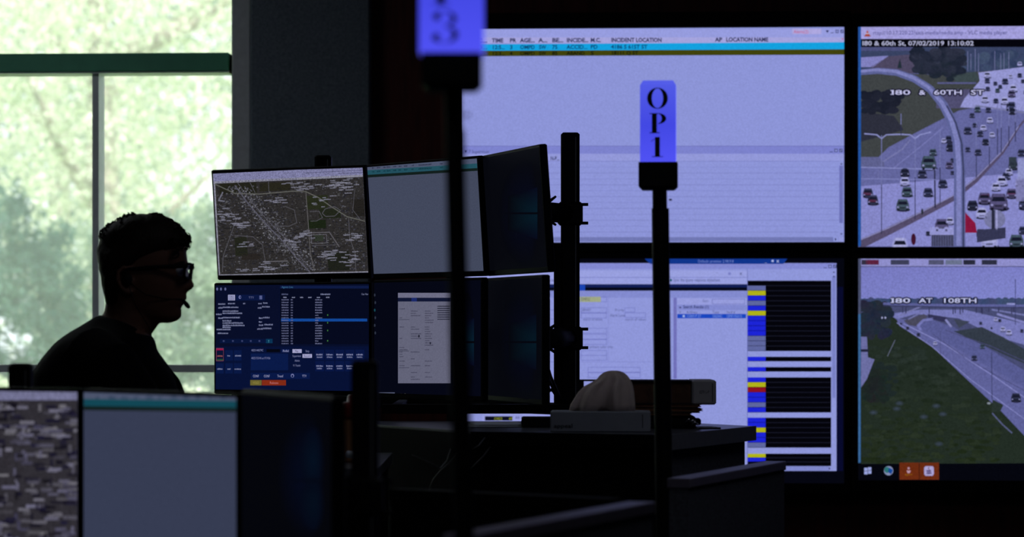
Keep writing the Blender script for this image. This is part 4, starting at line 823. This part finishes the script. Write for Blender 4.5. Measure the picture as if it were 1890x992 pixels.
MB().cbox(-w_, w_-.002, -.05, .06, 0, h, .003).build('box_body', M['black_plastic'], tblk); MB().box(-w_*.9, w_*.9, -.0515, -.05, h*.7, h*.74).build('lid_seam', M['ink'], tblk)
FR = random.Random(4); z = ZD+h+.0006
for i, (a, b, hh, m, lb) in enumerate(((1152, 1278, .0055, 'brown', 'brown folder lowest in the file stack on the desk'), (1140, 1294, .004, 'ink', 'thin dark folder second from the bottom of the file stack'),
        (1156, 1298, .0045, 'kraft', 'buff folder in the middle of the file stack, jutting right'), (1148, 1290, .004, 'ink', 'thin dark folder just beneath the top two of the file stack'), (1150, 1296, .006, 'brown', 'dark brown folder directly under the grey-ended binder'))):
    t = turned('file_folder', (xk(a, B_)+xk(b, B_))/2, B_+.075, z, math.radians(FR.uniform(-2, 2)), lb, 'folder', 'folders stacked on the corner desk')
    ww = (xk(b, B_)-xk(a, B_))/2; MB().box(-ww, ww, -.075, .075, 0, hh*.22).box(-ww, ww, -.075, .075, hh*.78, hh).box(-ww, -ww+.0015, -.075, .075, hh*.22, hh*.78).build('cover', M[m], t)
    MB().box(-ww+.002, ww-.003, -.073, .073, hh*.22, hh*.78).build('sheets', M['kraft'], t); z += hh+.0004
bn = turned('ring_binder', (xk(1150, B_)+xk(1322, B_))/2, B_+.08, z, 0, 'dark binder with pale grey end, on top of the file stack', 'binder')
ww = (xk(1322, B_)-xk(1150, B_))/2; hb = zk(703, B_)-z; sp0 = xk(1277, B_)-bn.location.x
MB().box(-ww, sp0, -.08, .08, hb-.003, hb).box(-ww, sp0, -.08, .08, 0, .003).box(-ww-.002, -ww, -.08, .08, 0, hb).build('cover', M['ink'], bn)
MB().box(-ww+.004, sp0-.002, -.075, .078, .003, hb-.004).build('pages', M['brown'], bn)
MB().cbox(sp0, ww, -.084, .084, -.001, hb+.001, .004).build('end_cap', M['spine'], bn)
lettering('label_lettering', '1270 L-P', .007, Matrix.Translation((sp0+.016, -.0843, hb*.46)), bn, M['laminate'], .024)
MB().box(ww-.010, ww-.008, -.0845, -.084, .006, hb-.006).build('end_stripe', M['laminate'], bn)
t = turned('long_ruler', xk(1122, B_)-.005, B_+.03, 0, 0, 'thin dark ruler resting level behind the tissue', 'ruler')
t.location.z = z+.0; 
MB().box(-xk(945+52, B_), xk(945+50, B_), -.012, .012, hb+.002-.004, hb+.002).build('blade', M['ink'], t); MB().box(-xk(945+52, B_), -xk(945+40, B_), -.012, .012, -z+ZD, hb-.002).build('upright', M['ink'], t)
# loose papers and a black case to the left of the tissue box
for i, (a, b, d, dz, m, yw) in enumerate(((862, 962, 6.82, 0, 'paper', -4), (866, 958, 6.80, .0016, 'paper', 3), (872, 964, 6.84, .0032, 'spine', -2), (870, 960, 6.83, .0048, 'paper', 5))):
    t = turned('paper_sheets', (xk(a, d)+xk(b, d))/2, d+.02, ZD+dz, math.radians(yw), ('bottom', 'second', 'third', 'top')[i]+' sheaf of the white papers piled left of the black case', 'papers', 'papers piled on the corner desk')
    ww = (xk(b, d)-xk(a, d))/2; MB().box(-ww, ww, -.10, .10, 0, .0013).build('sheet', M[m], t)
t = turned('equipment_case', xk(990, 6.72), 6.76, ZD, 0, 'small flat black case between the papers and the tissue box', 'case')
MB().cbox(-.035, .042, -.05, .05, 0, zk(771, 6.72)-ZD, .003).build('case_body', M['black_plastic'], t); MB().box(-.036, -.035, -.03, .03, .008, .014).build('latch', M['black_metal'], t)
t = turned('memo_pad', xk(1305, 6.60)+.0, 6.66, ZD, math.radians(8), 'white memo sheets at the right end of the corner desk', 'papers')
MB().box(-.026, .026, -.05, .05, 0, .0035).build('sheets', M['paper'], t); MB().box(-.026, .026, -.052, -.05, 0, .004).build('binding', M['ink'], t)

# ---------------------------------------------------------------- partitions
def partition(pts, z, t_, m, label, cap='cap'):
    T = empty('desk_partition', (0, 0, 0), label, 'partition', 'low partitions in front of the far desk')
    for a, b in zip(pts[:-1], pts[1:]):
        a = Vector(a); b = Vector(b); d = (b-a).normalized(); n = Vector((-d.y, d.x)); 
        MB().prism([(a+n*t_)[:], (a-n*t_)[:], (b-n*t_)[:], (b+n*t_)[:]], 0, z-.02).build('fabric_panel', m, T)
        MB().prism([(a+n*(t_+.004)-d*.002)[:], (a-n*(t_+.004)-d*.002)[:], (b-n*(t_+.004)+d*.002)[:], (b+n*(t_+.004)+d*.002)[:]], z-.02, z).build('cap_rail', M[cap], T, bevel=.002)
partition([(.335, 5.72), (.600, 6.47)], .752, .020, M['panel'], 'dark partition end beneath the right end of the corner desk')
partition([(.215, 4.73), (-.075, 3.97)], .765, .020, M['panel'], 'nearest blurred partition, its cap rising to the right')
partition([(.175, 4.80), (-.10, 5.02), (-.21, 5.10)], .766, .012, M['black_panel'], 'black partition running left behind the nearest one', 'black_panel')
# thin cords hanging under the desk
for i, q in enumerate(([(792, 906), (800, 885), (814, 868), (828, 856)], [(760, 840), (778, 848), (800, 858), (812, 866)], [(868, 868), (880, 855), (893, 842)], [(872, 830), (884, 823)])):
    pts = [W(a, b, 6.30) for a, b in q]
    pts = pts + [Vector((pts[-1].x+.012, 6.44, pts[-1].z+.012)), Vector((pts[-1].x+.02, 6.62 if i < 2 else 6.5, ZD-.035))]
    c = MB().tube(pts, .0016, 6).build('hanging_cord', M['pale_cable'], None, True)
    tag(c, ('long pale cord looping down in the dark gap left of the desk front', 'upper pale cord crossing the dark gap under the desk edge', 'thin cord just right of the tall light pole under the desk', 'shortest cord end right under the desk edge')[i], 'cord', 'cords hanging under the corner desk')

# ---------------------------------------------------------------- lit signal lamps on poles
def glyph(ch, n=24):
    mb = MB()
    def band(cx, cy, rx, ry, ix, iy, a0, a1, k=n, ox=0, oy=0):
        v = []; f = []
        for i in range(k+1):
            a = a0+(a1-a0)*i/k; v += [(cx+rx*math.cos(a), 0, cy+ry*math.sin(a)), (cx+ox+ix*math.cos(a), 0, cy+oy+iy*math.sin(a))]
        for i in range(k): f.append((2*i, 2*i+2, 2*i+3, 2*i+1))
        mb.add(v, f)
    def R(x0, x1, z0, z1): mb.add([(x0, 0, z0), (x1, 0, z0), (x1, 0, z1), (x0, 0, z1)], [(0, 1, 2, 3)])
    if ch == 'O': band(.5, .5, .5, .5, .27, .465, 0, 2*PI, 40)
    if ch == 'P': R(.17, .44, .0, 1); R(.04, .60, 0, .045); R(.04, .5, .955, 1); band(.5, .73, .45, .27, .20, .235, -PI/2, PI/2)
    if ch == '1': R(.36, .63, 0, 1); R(.2, .80, 0, .04); mb.add([(.38, 0, .90), (.16, 0, .76), (.16, 0, .80), (.50, 0, 1), (.62, 0, 1)], [(0, 1, 2, 3, 4)])
    if ch == '3':
        band(.42, .76, .42, .24, .24, .215, -PI/2, PI*.9); band(.42, .27, .47, .27, .27, .245, -PI*.9, PI/2)
        for (x, z) in ((.17, .80), (.15, .21)): mb.add([(x+.115*math.cos(2*PI*i/16), 0, z+.10*math.sin(2*PI*i/16)) for i in range(16)], [tuple(range(16))])
    return mb
def signal(px, d, z_top, z_bot, z_sock, lean, yaw, word, lw, socket_w, label, letters, pole_r, step, poff=0):
    """letters: (character, px offset from lamp centre, py top, py bottom)"""
    T = empty('signal_light', ((px-945)/F*d, d, 0), label, 'signal light', 'blue lit lamps on poles')
    T.rotation_euler = (0, 0, 0); hx = lw/2
    def B(z): return Matrix.Translation((-math.tan(lean)*z*0, 0, 0))
    X = lambda z: math.tan(lean)*(z_bot-z)       # how far the leaning pole has moved right at height z
    def sec(z, r, ox=0): return [(X(z)+poff+ox+r*math.cos(2*PI*i/20), r*math.sin(2*PI*i/20), z) for i in range(20)]
    MB().loft([sec(.02, pole_r), sec(step, pole_r)]).build('pole', M['black_metal'], T, False)
    MB().loft([sec(step, pole_r*.84, -.001), sec(z_sock+.002, pole_r*.84, -.001)]).build('upper_pole', M['black_metal'], T, False)
    MB().loft(lathe([(.12, 0), (.12, .012), (.03, .022)]), Matrix.Translation((X(0)+poff, 0, 0))).build('base_plate', M['black_metal'], T, False)
    MB().tube([(X(step)+poff+pole_r, 0, step+.018), (X(step)+poff+pole_r+.006, 0, step+.018)], .002, 8).build('set_screw', M['black_metal'], T)
    Rz = Matrix.Rotation(yaw, 4, 'Z'); s = socket_w/2; c = .007
    def sq(r, z, q=.004): return [(r-q, -r, z), (r, -r+q, z), (r, r-q, z), (r-q, r, z), (-r+q, r, z), (-r, r-q, z), (-r, -r+q, z), (-r+q, -r, z)]
    MB().loft([sq(s-c, z_sock), sq(s, z_sock+c), sq(s, z_bot)], Rz).build('socket', M['black_plastic'], T)
    lamp = MB().loft([sq(hx, z_bot+.0005, .002), sq(hx, z_top-.010, .002), sq(hx-.006, z_top, .002)], Rz).build('lamp', M['lamp'], T)
    for (ch, off, a, b) in letters:
        za = HC-(a-610)*(d-hx)/F; zb = HC-(b-610)*(d-hx)/F; h = za-zb; wd = h*(.98 if ch == 'O' else .92)
        g = glyph(ch); g.v = [(off+(x-.5)*wd, -hx-.0006, zb+z*h) for x, y, z in g.v]; g.v = [tuple(Rz @ Vector(v)) for v in g.v]
        o = g.build('letter', M['ink'], lamp); sm = o.modifiers.new('s', 'SOLIDIFY'); sm.thickness = .0004
    return T
d1 = 5.94; zz = lambda y, d: HC-(y-610)*d/F
signal(1215, d1, zz(151, d1), zz(301, d1), zz(351, d1), math.radians(.7), math.radians(-4), 'OP1', .0745, .081, 'blue lit signal lamp reading OP1, standing before the video wall',
       (('O', -.001, 162, 201), ('P', .0, 209, 246), ('1', -.001, 253, 290)), .0182, zz(385, d1), .003)
d0 = 3.43
signal(834, d0, zz(102, d0)+.175, zz(102, d0), zz(168, d0), math.radians(1.35), 0, 'OP3', .077, .0725, 'nearest blue lit signal lamp, blurred and cut off by the frame top',
       (('3', -.0055, 20, 80), ('P', -.0055, -50, 9), ('O', -.0055, -122, -60)), .0122, zz(240, d0), .001)

# ---------------------------------------------------------------- office chair and seated man
DP = 6.4; KP = DP/F; PX = 262.5
oc = empty('office_chair', ((PX-945)*KP-.02, DP, 0), 'black office chair under the seated man', 'chair')
MB().loft([[(.26*math.cos(2*PI*i/28)**1 if 0 else .25*abs(math.cos(2*PI*i/28))**.6*(1 if math.cos(2*PI*i/28) > 0 else -1), .24*abs(math.sin(2*PI*i/28))**.6*(1 if math.sin(2*PI*i/28) > 0 else -1), z) for i in range(28)] for z in (.36, .42)]).build('seat', M['black_plastic'], oc, bevel=.01)
bk = MB()
for k in range(8): pass
bk.loft([[(-.27-.05*((z-.6)/.3)+.02*math.cos(a)-.03*(1-abs(math.sin(a)))*0, .2*math.sin(a), z) for a in [2*PI*i/24 for i in range(24)]] for z in (.46, .50, .6, .7, .76)])
bk.build('backrest', M['black_plastic'], oc, True)
MB().tube([(-.1, 0, .35), (-.28, 0, .37), (-.32, 0, .48), (-.31, 0, .55)], .016, 10).build('back_support', M['black_metal'], oc, True)
MB().tube([(0, 0, .09), (0, 0, .36)], .028, 14).build('gas_lift', M['black_metal'], oc, True)
for i in range(5):
    a = 2*PI*i/5+.3; lg = MB().tube([(0, 0, .10), (.15*math.cos(a), .15*math.sin(a), .085), (.29*math.cos(a), .29*math.sin(a), .06)], [.028, .022, .016], 10).build('leg', M['black_metal'], oc, True)
    MB().loft([[(.29*math.cos(a)+.028*math.cos(b)*math.cos(a), .29*math.sin(a)+.028*math.cos(b)*math.sin(a), .028+.028*math.sin(b)) for b in [2*PI*j/16 for j in range(16)]],
               [(.29*math.cos(a)+.028*math.cos(b)*math.cos(a)-.03*math.sin(a), .29*math.sin(a)+.028*math.cos(b)*math.sin(a)+.03*math.cos(a), .028+.028*math.sin(b)) for b in [2*PI*j/16 for j in range(16)]]]).build('caster', M['black_plastic'], lg)

pe = empty('person', ((PX-945)*KP, DP, 0), 'seated man in profile with glasses, black shirt and headset, facing right', 'person')
kz = 1/2.68*KP
def lx(X): return (X-650)*kz
def lz(Y): return HC-(370+Y/2.68-610)*KP
def hring(Y, Xf, Xb, hw, nose=0.0, sg=.011, ex=2.2, n=64):
    """one level of the head: front and back limits from the profile, half width, optional narrow ridge in front"""
    base = Xf-nose; cx = (lx(base)+lx(Xb))/2; a = (lx(base)-lx(Xb))/2; r = []
    for i in range(n):
        t = 2*PI*i/n; c, s = math.cos(t), math.sin(t); x = cx+a*abs(c)**(2/ex)*(1 if c > 0 else -1); y = hw*abs(s)**(2/ex)*(1 if s > 0 else -1)
        if c > 0: x += nose*kz*math.exp(-(y/sg)**2)
        r.append((x, y, lz(Y)))
    return r
head = [(88, 770, 560, .030), (100, 800, 530, .046), (125, 826, 500, .060), (165, 850, 470, .070), (200, 862, 458, .075), (240, 866, 452, .0775), (280, 870, 452, .078)]
rings = [hring(*h) for h in head]
rings += [hring(305, 874, 453, .0775, 4, .03), hring(318, 880, 454, .077, 9, .035), hring(330, 873, 456, .0765, 14, .010), hring(345, 874, 458, .076, 22, .009), hring(365, 886, 461, .0755, 26, .010),
          hring(390, 896, 464, .075, 34, .011), hring(408, 905, 467, .074, 42, .013), hring(420, 908, 469, .073, 45, .014), hring(432, 905, 471, .072, 43, .015), hring(442, 893, 473, .071, 32, .014), hring(452, 873, 475, .070, 14, .012),
          hring(468, 868, 480, .068, 14, .02), hring(480, 872, 484, .066, 20, .021), hring(489, 870, 488, .065, 19, .022), hring(496, 856, 490, .064, 8, .022), hring(503, 862, 492, .063, 14, .021), hring(512, 860, 494, .062, 14, .021),
          hring(524, 845, 497, .060, 4, .02), hring(538, 842, 500, .058, 6, .02), hring(555, 845, 504, .054, 10, .02), hring(575, 843, 508, .049, 10, .02), hring(590, 830, 512, .043, 6, .02), hring(600, 812, 516, .038), hring(607, 786, 520, .032)]
PB = MB().loft(list(reversed(rings)))
# neck, slanting forward into the head
def ering(cx, cz, a, b, tilt, n=32):
    return [(cx+a*math.cos(2*PI*i/n)*math.cos(tilt), b*math.sin(2*PI*i/n), cz+a*math.cos(2*PI*i/n)*math.sin(tilt)) for i in range(n)]
nk = []
for (Xb, Yb, Xf, Yf, hw) in ((380, 720, 700, 800, .085), (420, 640, 690, 735, .075), (438, 590, 684, 676, .062), (462, 552, 712, 640, .058), (472, 500, 735, 606, .058), (474, 440, 748, 560, .06), (480, 380, 740, 480, .06)):
    x0, z0, x1, z1 = lx(Xb), lz(Yb), lx(Xf), lz(Yf); nk.append(ering((x0+x1)/2, (z0+z1)/2, math.hypot(x1-x0, z1-z0)/2, hw, math.atan2(z1-z0, x1-x0)))
PB.loft(nk)
for s in (-1, 1):   # ears: rim, lobe and inner bowl
    ex, ez = lx(588), lz(400)
    PB.tube([(ex+.020, s*.072, ez+.012), (ex+.012, s*.079, ez+.026), (ex-.002, s*.084, ez+.030), (ex-.014, s*.087, ez+.020), (ex-.016, s*.087, ez+.002), (ex-.008, s*.083, ez-.016), (ex+.006, s*.078, ez-.028), (ex+.016, s*.074, ez-.024)], [.004, .005, .005, .005, .005, .005, .006, .004], 8)
    PB.ball((ex, s*.074, ez), (.017, .007, .026)); PB.ball((ex+.014, s*.077, ez-.002), (.005, .005, .007))
# torso, arms, hands, legs under the clothes
def oring(x0, x1, z, hw, n=40, ex=2.3):
    r = []
    for i in range(n):
        t = 2*PI*i/n; c, s = math.cos(t), math.sin(t)
        r.append(((x0+x1)/2+(x1-x0)/2*abs(c)**(2/ex)*(1 if c > 0 else -1), hw*abs(s)**(2/ex)*(1 if s > 0 else -1), z))
    return r
tz = [(625, 375, 640, .085), (655, 335, 680, .13), (700, 280, 700, .17), (740, 245, 700, .19), (780, 215, 720, .20), (850, 170, 760, .205), (940, 150, 780, .20), (1100, 150, 770, .18), (1300, 180, 740, .165), (1500, 180, 740, .17), (1700, 170, 720, .18), (1850, 180, 700, .17)]
PB.loft([oring(lx(a), lx(b), lz(Y), hw) for Y, a, b, hw in reversed(tz)])
HZ = .79
def hand(mb, wx, wy, s):
    """palm and five bent fingers resting on the table, pointing +x"""
    mb.loft([[(wx+dx, wy+wd*math.cos(2*PI*i/12), HZ+dz+th*math.sin(2*PI*i/12)) for i in range(12)] for dx, wd, th, dz in ((-.01, .028, .018, .004), (.02, .036, .016, .004), (.06, .042, .014, .004), (.085, .040, .012, 0))])
    for k, (ln, oy) in enumerate(((.070, -.031), (.080, -.010), (.074, .011), (.058, .031))):
        y = wy+oy*s; mb.tube([(wx+.07, y, HZ), (wx+.085+ln*.35, y+oy*.08*s, HZ+.006), (wx+.085+ln*.7, y+oy*.12*s, HZ-.004), (wx+.085+ln*.92, y+oy*.14*s, HZ-.02)], [.0095, .009, .008, .0065], 10)
    mb.tube([(wx+.02, wy-.025*s, HZ), (wx+.045, wy-.055*s, HZ-.004), (wx+.075, wy-.066*s, HZ-.014)], [.012, .0105, .008], 10)
for s in (-1, 1):
    PB.tube([(-.06, s*.17, .985), (.0, s*.215, .90), (.04, s*.235, .80), (.06, s*.235, .755), (.13, s*.215, .762), (.22, s*.18, .783), (.28, s*.16, HZ+.004)], [.055, .052, .045, .042, .038, .03, .024], 16)
    hand(PB, .28, s*.155, s)
    PB.tube([(-.10, s*.10, .50), (.10, s*.12, .52), (.33, s*.13, .515), (.36, s*.13, .47), (.35, s*.13, .28), (.33, s*.13, .09)], [.085, .085, .065, .058, .052, .036], 16)
    PB.tube([(.30, s*.13, .07), (.36, s*.135, .055), (.45, s*.14, .035)], [.04, .036, .028], 14)
PB.v = [(x, y, max(z, .012)) for x, y, z in PB.v]
body = PB.build('body', M['skin'], pe, True)
rm = body.modifiers.new('r', 'REMESH'); rm.mode = 'VOXEL'; rm.voxel_size = .0035; rm.use_smooth_shade = True
smo = body.modifiers.new('s', 'SMOOTH'); smo.factor = .5; smo.iterations = 2
# shirt
SH = MB()
sh = [(572, 428, 470, .030), (580, 415, 520, .050), (592, 398, 575, .068), (606, 374, 612, .082), (625, 345, 640, .105), (655, 296, 672, .145), (680, 262, 698, .175), (700, 238, 706, .19), (720, 218, 710, .20), (745, 197, 716, .207), (780, 168, 742, .212), (810, 146, 764, .216), (850, 119, 788, .22), (900, 97, 808, .22), (945, 82, 822, .22), (1000, 72, 826, .215), (1100, 80, 815, .20), (1300, 120, 780, .185), (1500, 130, 770, .19), (1720, 120, 770, .20)]
SH.loft([oring(lx(a), lx(b), lz(Y), hw) for Y, a, b, hw in reversed(sh)])
SH.loft(list(ering(lx((a+c)/2), (lz(b)+lz(d))/2, math.hypot(lx(c)-lx(a), lz(d)-lz(b))/2, hw, math.atan2(lz(d)-lz(b), lx(c)-lx(a))) for a, b, c, d, hw in ((420, 640, 700, 745, .10), (427, 600, 706, 706, .078), (433, 572, 704, 690, .068), (440, 566, 701, 684, .062))))
for s in (-1, 1): SH.tube([(-.10, s*.14, 1.0), (-.05, s*.19, .965), (.0, s*.225, .90), (.035, s*.243, .82), (.05, s*.243, .785)], [.065, .07, .068, .063, .060], 18)
shirt = SH.build('shirt', M['shirt'], pe, True); rm = shirt.modifiers.new('r', 'REMESH'); rm.mode = 'VOXEL'; rm.voxel_size = .005; rm.use_smooth_shade = True
smo = shirt.modifiers.new('s', 'SMOOTH'); smo.factor = .5; smo.iterations = 3
TR = MB(); TR.loft([oring(lx(a), lx(b), z, hw) for z, a, b, hw in ((.42, 140, 720, .19), (.5, 110, 760, .205), (.6, 130, 760, .19))])
for s in (-1, 1): TR.tube([(-.10, s*.10, .505), (.10, s*.12, .525), (.33, s*.13, .52), (.37, s*.13, .47), (.355, s*.13, .28), (.335, s*.13, .10)], [.095, .095, .075, .068, .062, .055], 16)
tr = TR.build('trousers', M['trousers'], pe, True); rm = tr.modifiers.new('r', 'REMESH'); rm.mode = 'VOXEL'; rm.voxel_size = .007; rm.use_smooth_shade = True
for s in (-1, 1):
    MB().loft([[(.37+a*math.cos(2*PI*i/20), s*.135+b*math.sin(2*PI*i/20), z) for i in range(20)] for z, a, b in ((0, .125, .046), (.03, .128, .048), (.06, .11, .046), (.085, .07, .042))]).build('shoe', M['black_plastic'], pe, True)
# hair: cap that follows the silhouette, with loose curls along the top and front
HR = MB(); hr = [(70, 700, 600, .012), (76, 752, 574, .034), (84, 775, 560, .046), (95, 792, 540, .056), (112, 815, 508, .066), (130, 836, 482, .073), (150, 852, 463, .078), (165, 864, 453, .081), (190, 874, 444, .084), (215, 868, 437, .0855), (240, 862, 432, .086)]
hrings = []
for (Y, a, b, hw) in hr: hrings.append(oring(lx(b), lx(a), lz(Y), hw, 56, 2.15))
for (Y, a, b, hw) in ((262, 800, 434, .0855), (300, 705, 437, .085), (340, 655, 443, .083), (380, 620, 455, .080), (420, 575, 462, .076), (460, 560, 470, .071), (500, 552, 474, .064), (512, 540, 478, .055)):
    hrings.append(oring(lx(b), lx(a), lz(Y), hw, 56, 2.6))
HQ = random.Random(9)
hrings = [[(x*(1)+HQ.gauss(0, .0013), y+HQ.gauss(0, .0013), z+HQ.gauss(0, .0010)) for x, y, z in r] for r in hrings]
HR.loft(list(reversed(hrings)))
hair = HR.build('hair', M['hair'], pe, True)
CU = MB()
outl = [(452, 165), (470, 145), (490, 125), (520, 106), (548, 88), (575, 76), (596, 72), (620, 78), (645, 86), (668, 78), (700, 71), (730, 73), (755, 84), (775, 96), (800, 110), (822, 124), (842, 142), (860, 158), (874, 176), (880, 192), (872, 214), (862, 232)]
for i in range(420):
    k = HQ.randint(0, len(outl)-2); t = HQ.random(); X = outl[k][0]+(outl[k+1][0]-outl[k][0])*t; Y = outl[k][1]+(outl[k+1][1]-outl[k][1])*t
    y = HQ.gauss(0, .032) if X > 560 else HQ.gauss(0, .03); y = max(-.066, min(.066, y)); drop = (y/.08)**2*95
    x0, z0 = lx(X)-(x_ := (.010 if X > 830 else 0)*abs(y)/.05)*1.2, lz(Y+5+drop*(.6 if X > 820 else 1)); r0 = HQ.uniform(.004, .0085); ph = HQ.random()*6.28; ax = Vector((HQ.gauss(0, 1), HQ.gauss(0, 1), HQ.gauss(0, .6))).normalized()
    u = ax.orthogonal().normalized(); v = ax.cross(u); pts = []
    for j in range(7):
        a = ph+j*.75; pts.append(Vector((x0, y, z0))+(u*math.cos(a)+v*math.sin(a))*r0+ax*(j-3)*.0016)
    CU.tube(pts, [.0010, .0019, .0022, .0022, .0020, .0014, .0006], 5)
CU.tube([(lx(862), .0, lz(165)), (lx(882), 0, lz(182)), (lx(893), 0, lz(208)), (lx(889), 0, lz(232)), (lx(880), 0, lz(243))], [.0006]*5, 5)
CU.build('curls', M['hair'], hair, True)
# eyes and brows
for s in (-1, 1):
    MB().ball((lx(842), s*.031, lz(352)), .0125, 16, 10).build('eye', M['paper'], pe, True)
    MB().tube([(lx(858), s*.016, lz(316)), (lx(862), s*.03, lz(310)), (lx(848), s*.048, lz(314)), (lx(825), s*.058, lz(320))], [.003, .004, .0035, .002], 8).build('eyebrow', M['hair'], pe, True)
# glasses
gs = MB()
def rrect(s, ox=0):
    c = []; cy, hy, hz = s*.034, .026, .0160
    for i in range(24):
        t = 2*PI*i/24; cc, ss = math.cos(t), math.sin(t); yy = cy+hy*abs(cc)**.5*(1 if cc > 0 else -1); zz_ = lz(352)+hz*abs(ss)**.5*(1 if ss > 0 else -1)
        c.append((lx(893)-.008*((yy/.06)**2)+ox+.004*(zz_-lz(352))/.0175*.6, yy, zz_))
    return c
for s in (-1, 1):
    r = rrect(s); gs.tube(r+[r[0]], .0032, 8)
    gs.tube([(lx(884), s*.062, lz(330)), (lx(872), s*.069, lz(329)), (lx(800), s*.0775, lz(332)), (lx(700), s*.081, lz(336)), (lx(600), s*.083, lz(345)), (lx(575), s*.084, lz(372))], [.0052, .0050, .0046, .0042, .0036, .0026], 8)
gs.tube([(lx(890), -.010, lz(340)), (lx(898), 0, lz(335)), (lx(890), .010, lz(340))], .0028, 8)
g_ = gs.build('glasses', M['black_plastic'], pe, True)
for s in (-1, 1):
    r = rrect(s, -.0005); MB().add(r, [tuple(range(24))]).build('lens', M['glass'], g_)
# headset: ear hook, slim boom with foam tip, cable down to the collar
hs = MB().tube([(lx(600), -.086, lz(372)), (lx(625), -.088, lz(420)), (lx(690), -.081, lz(470)), (lx(780), -.058, lz(490)), (lx(846), -.026, lz(490)), (lx(856), -.014, lz(496))], .0013, 8).build('headset_boom', M['black_plastic'], pe, True)
MB().tube([(lx(855), -.014, lz(494)), (lx(862), -.012, lz(504)), (lx(876), -.008, lz(522)), (lx(884), -.006, lz(533))], [.0018, .0044, .0052, .0032], 12).build('foam_tip', M['black_plastic'], hs, True)
MB().ball((lx(600), -.084, lz(395)), (.012, .008, .016)).build('earpiece', M['black_plastic'], hs, True)
MB().tube([(lx(605), -.09, lz(410)), (lx(640), -.082, lz(520)), (lx(690), -.06, lz(610)), (lx(706), -.04, lz(650)), (lx(703), -.035, lz(690)), (lx(700), -.05, lz(715)), (lx(704), -.07, lz(745)), (lx(712), -.08, lz(800))], .0011, 8).build('headset_cable', M['cable'], pe, True)
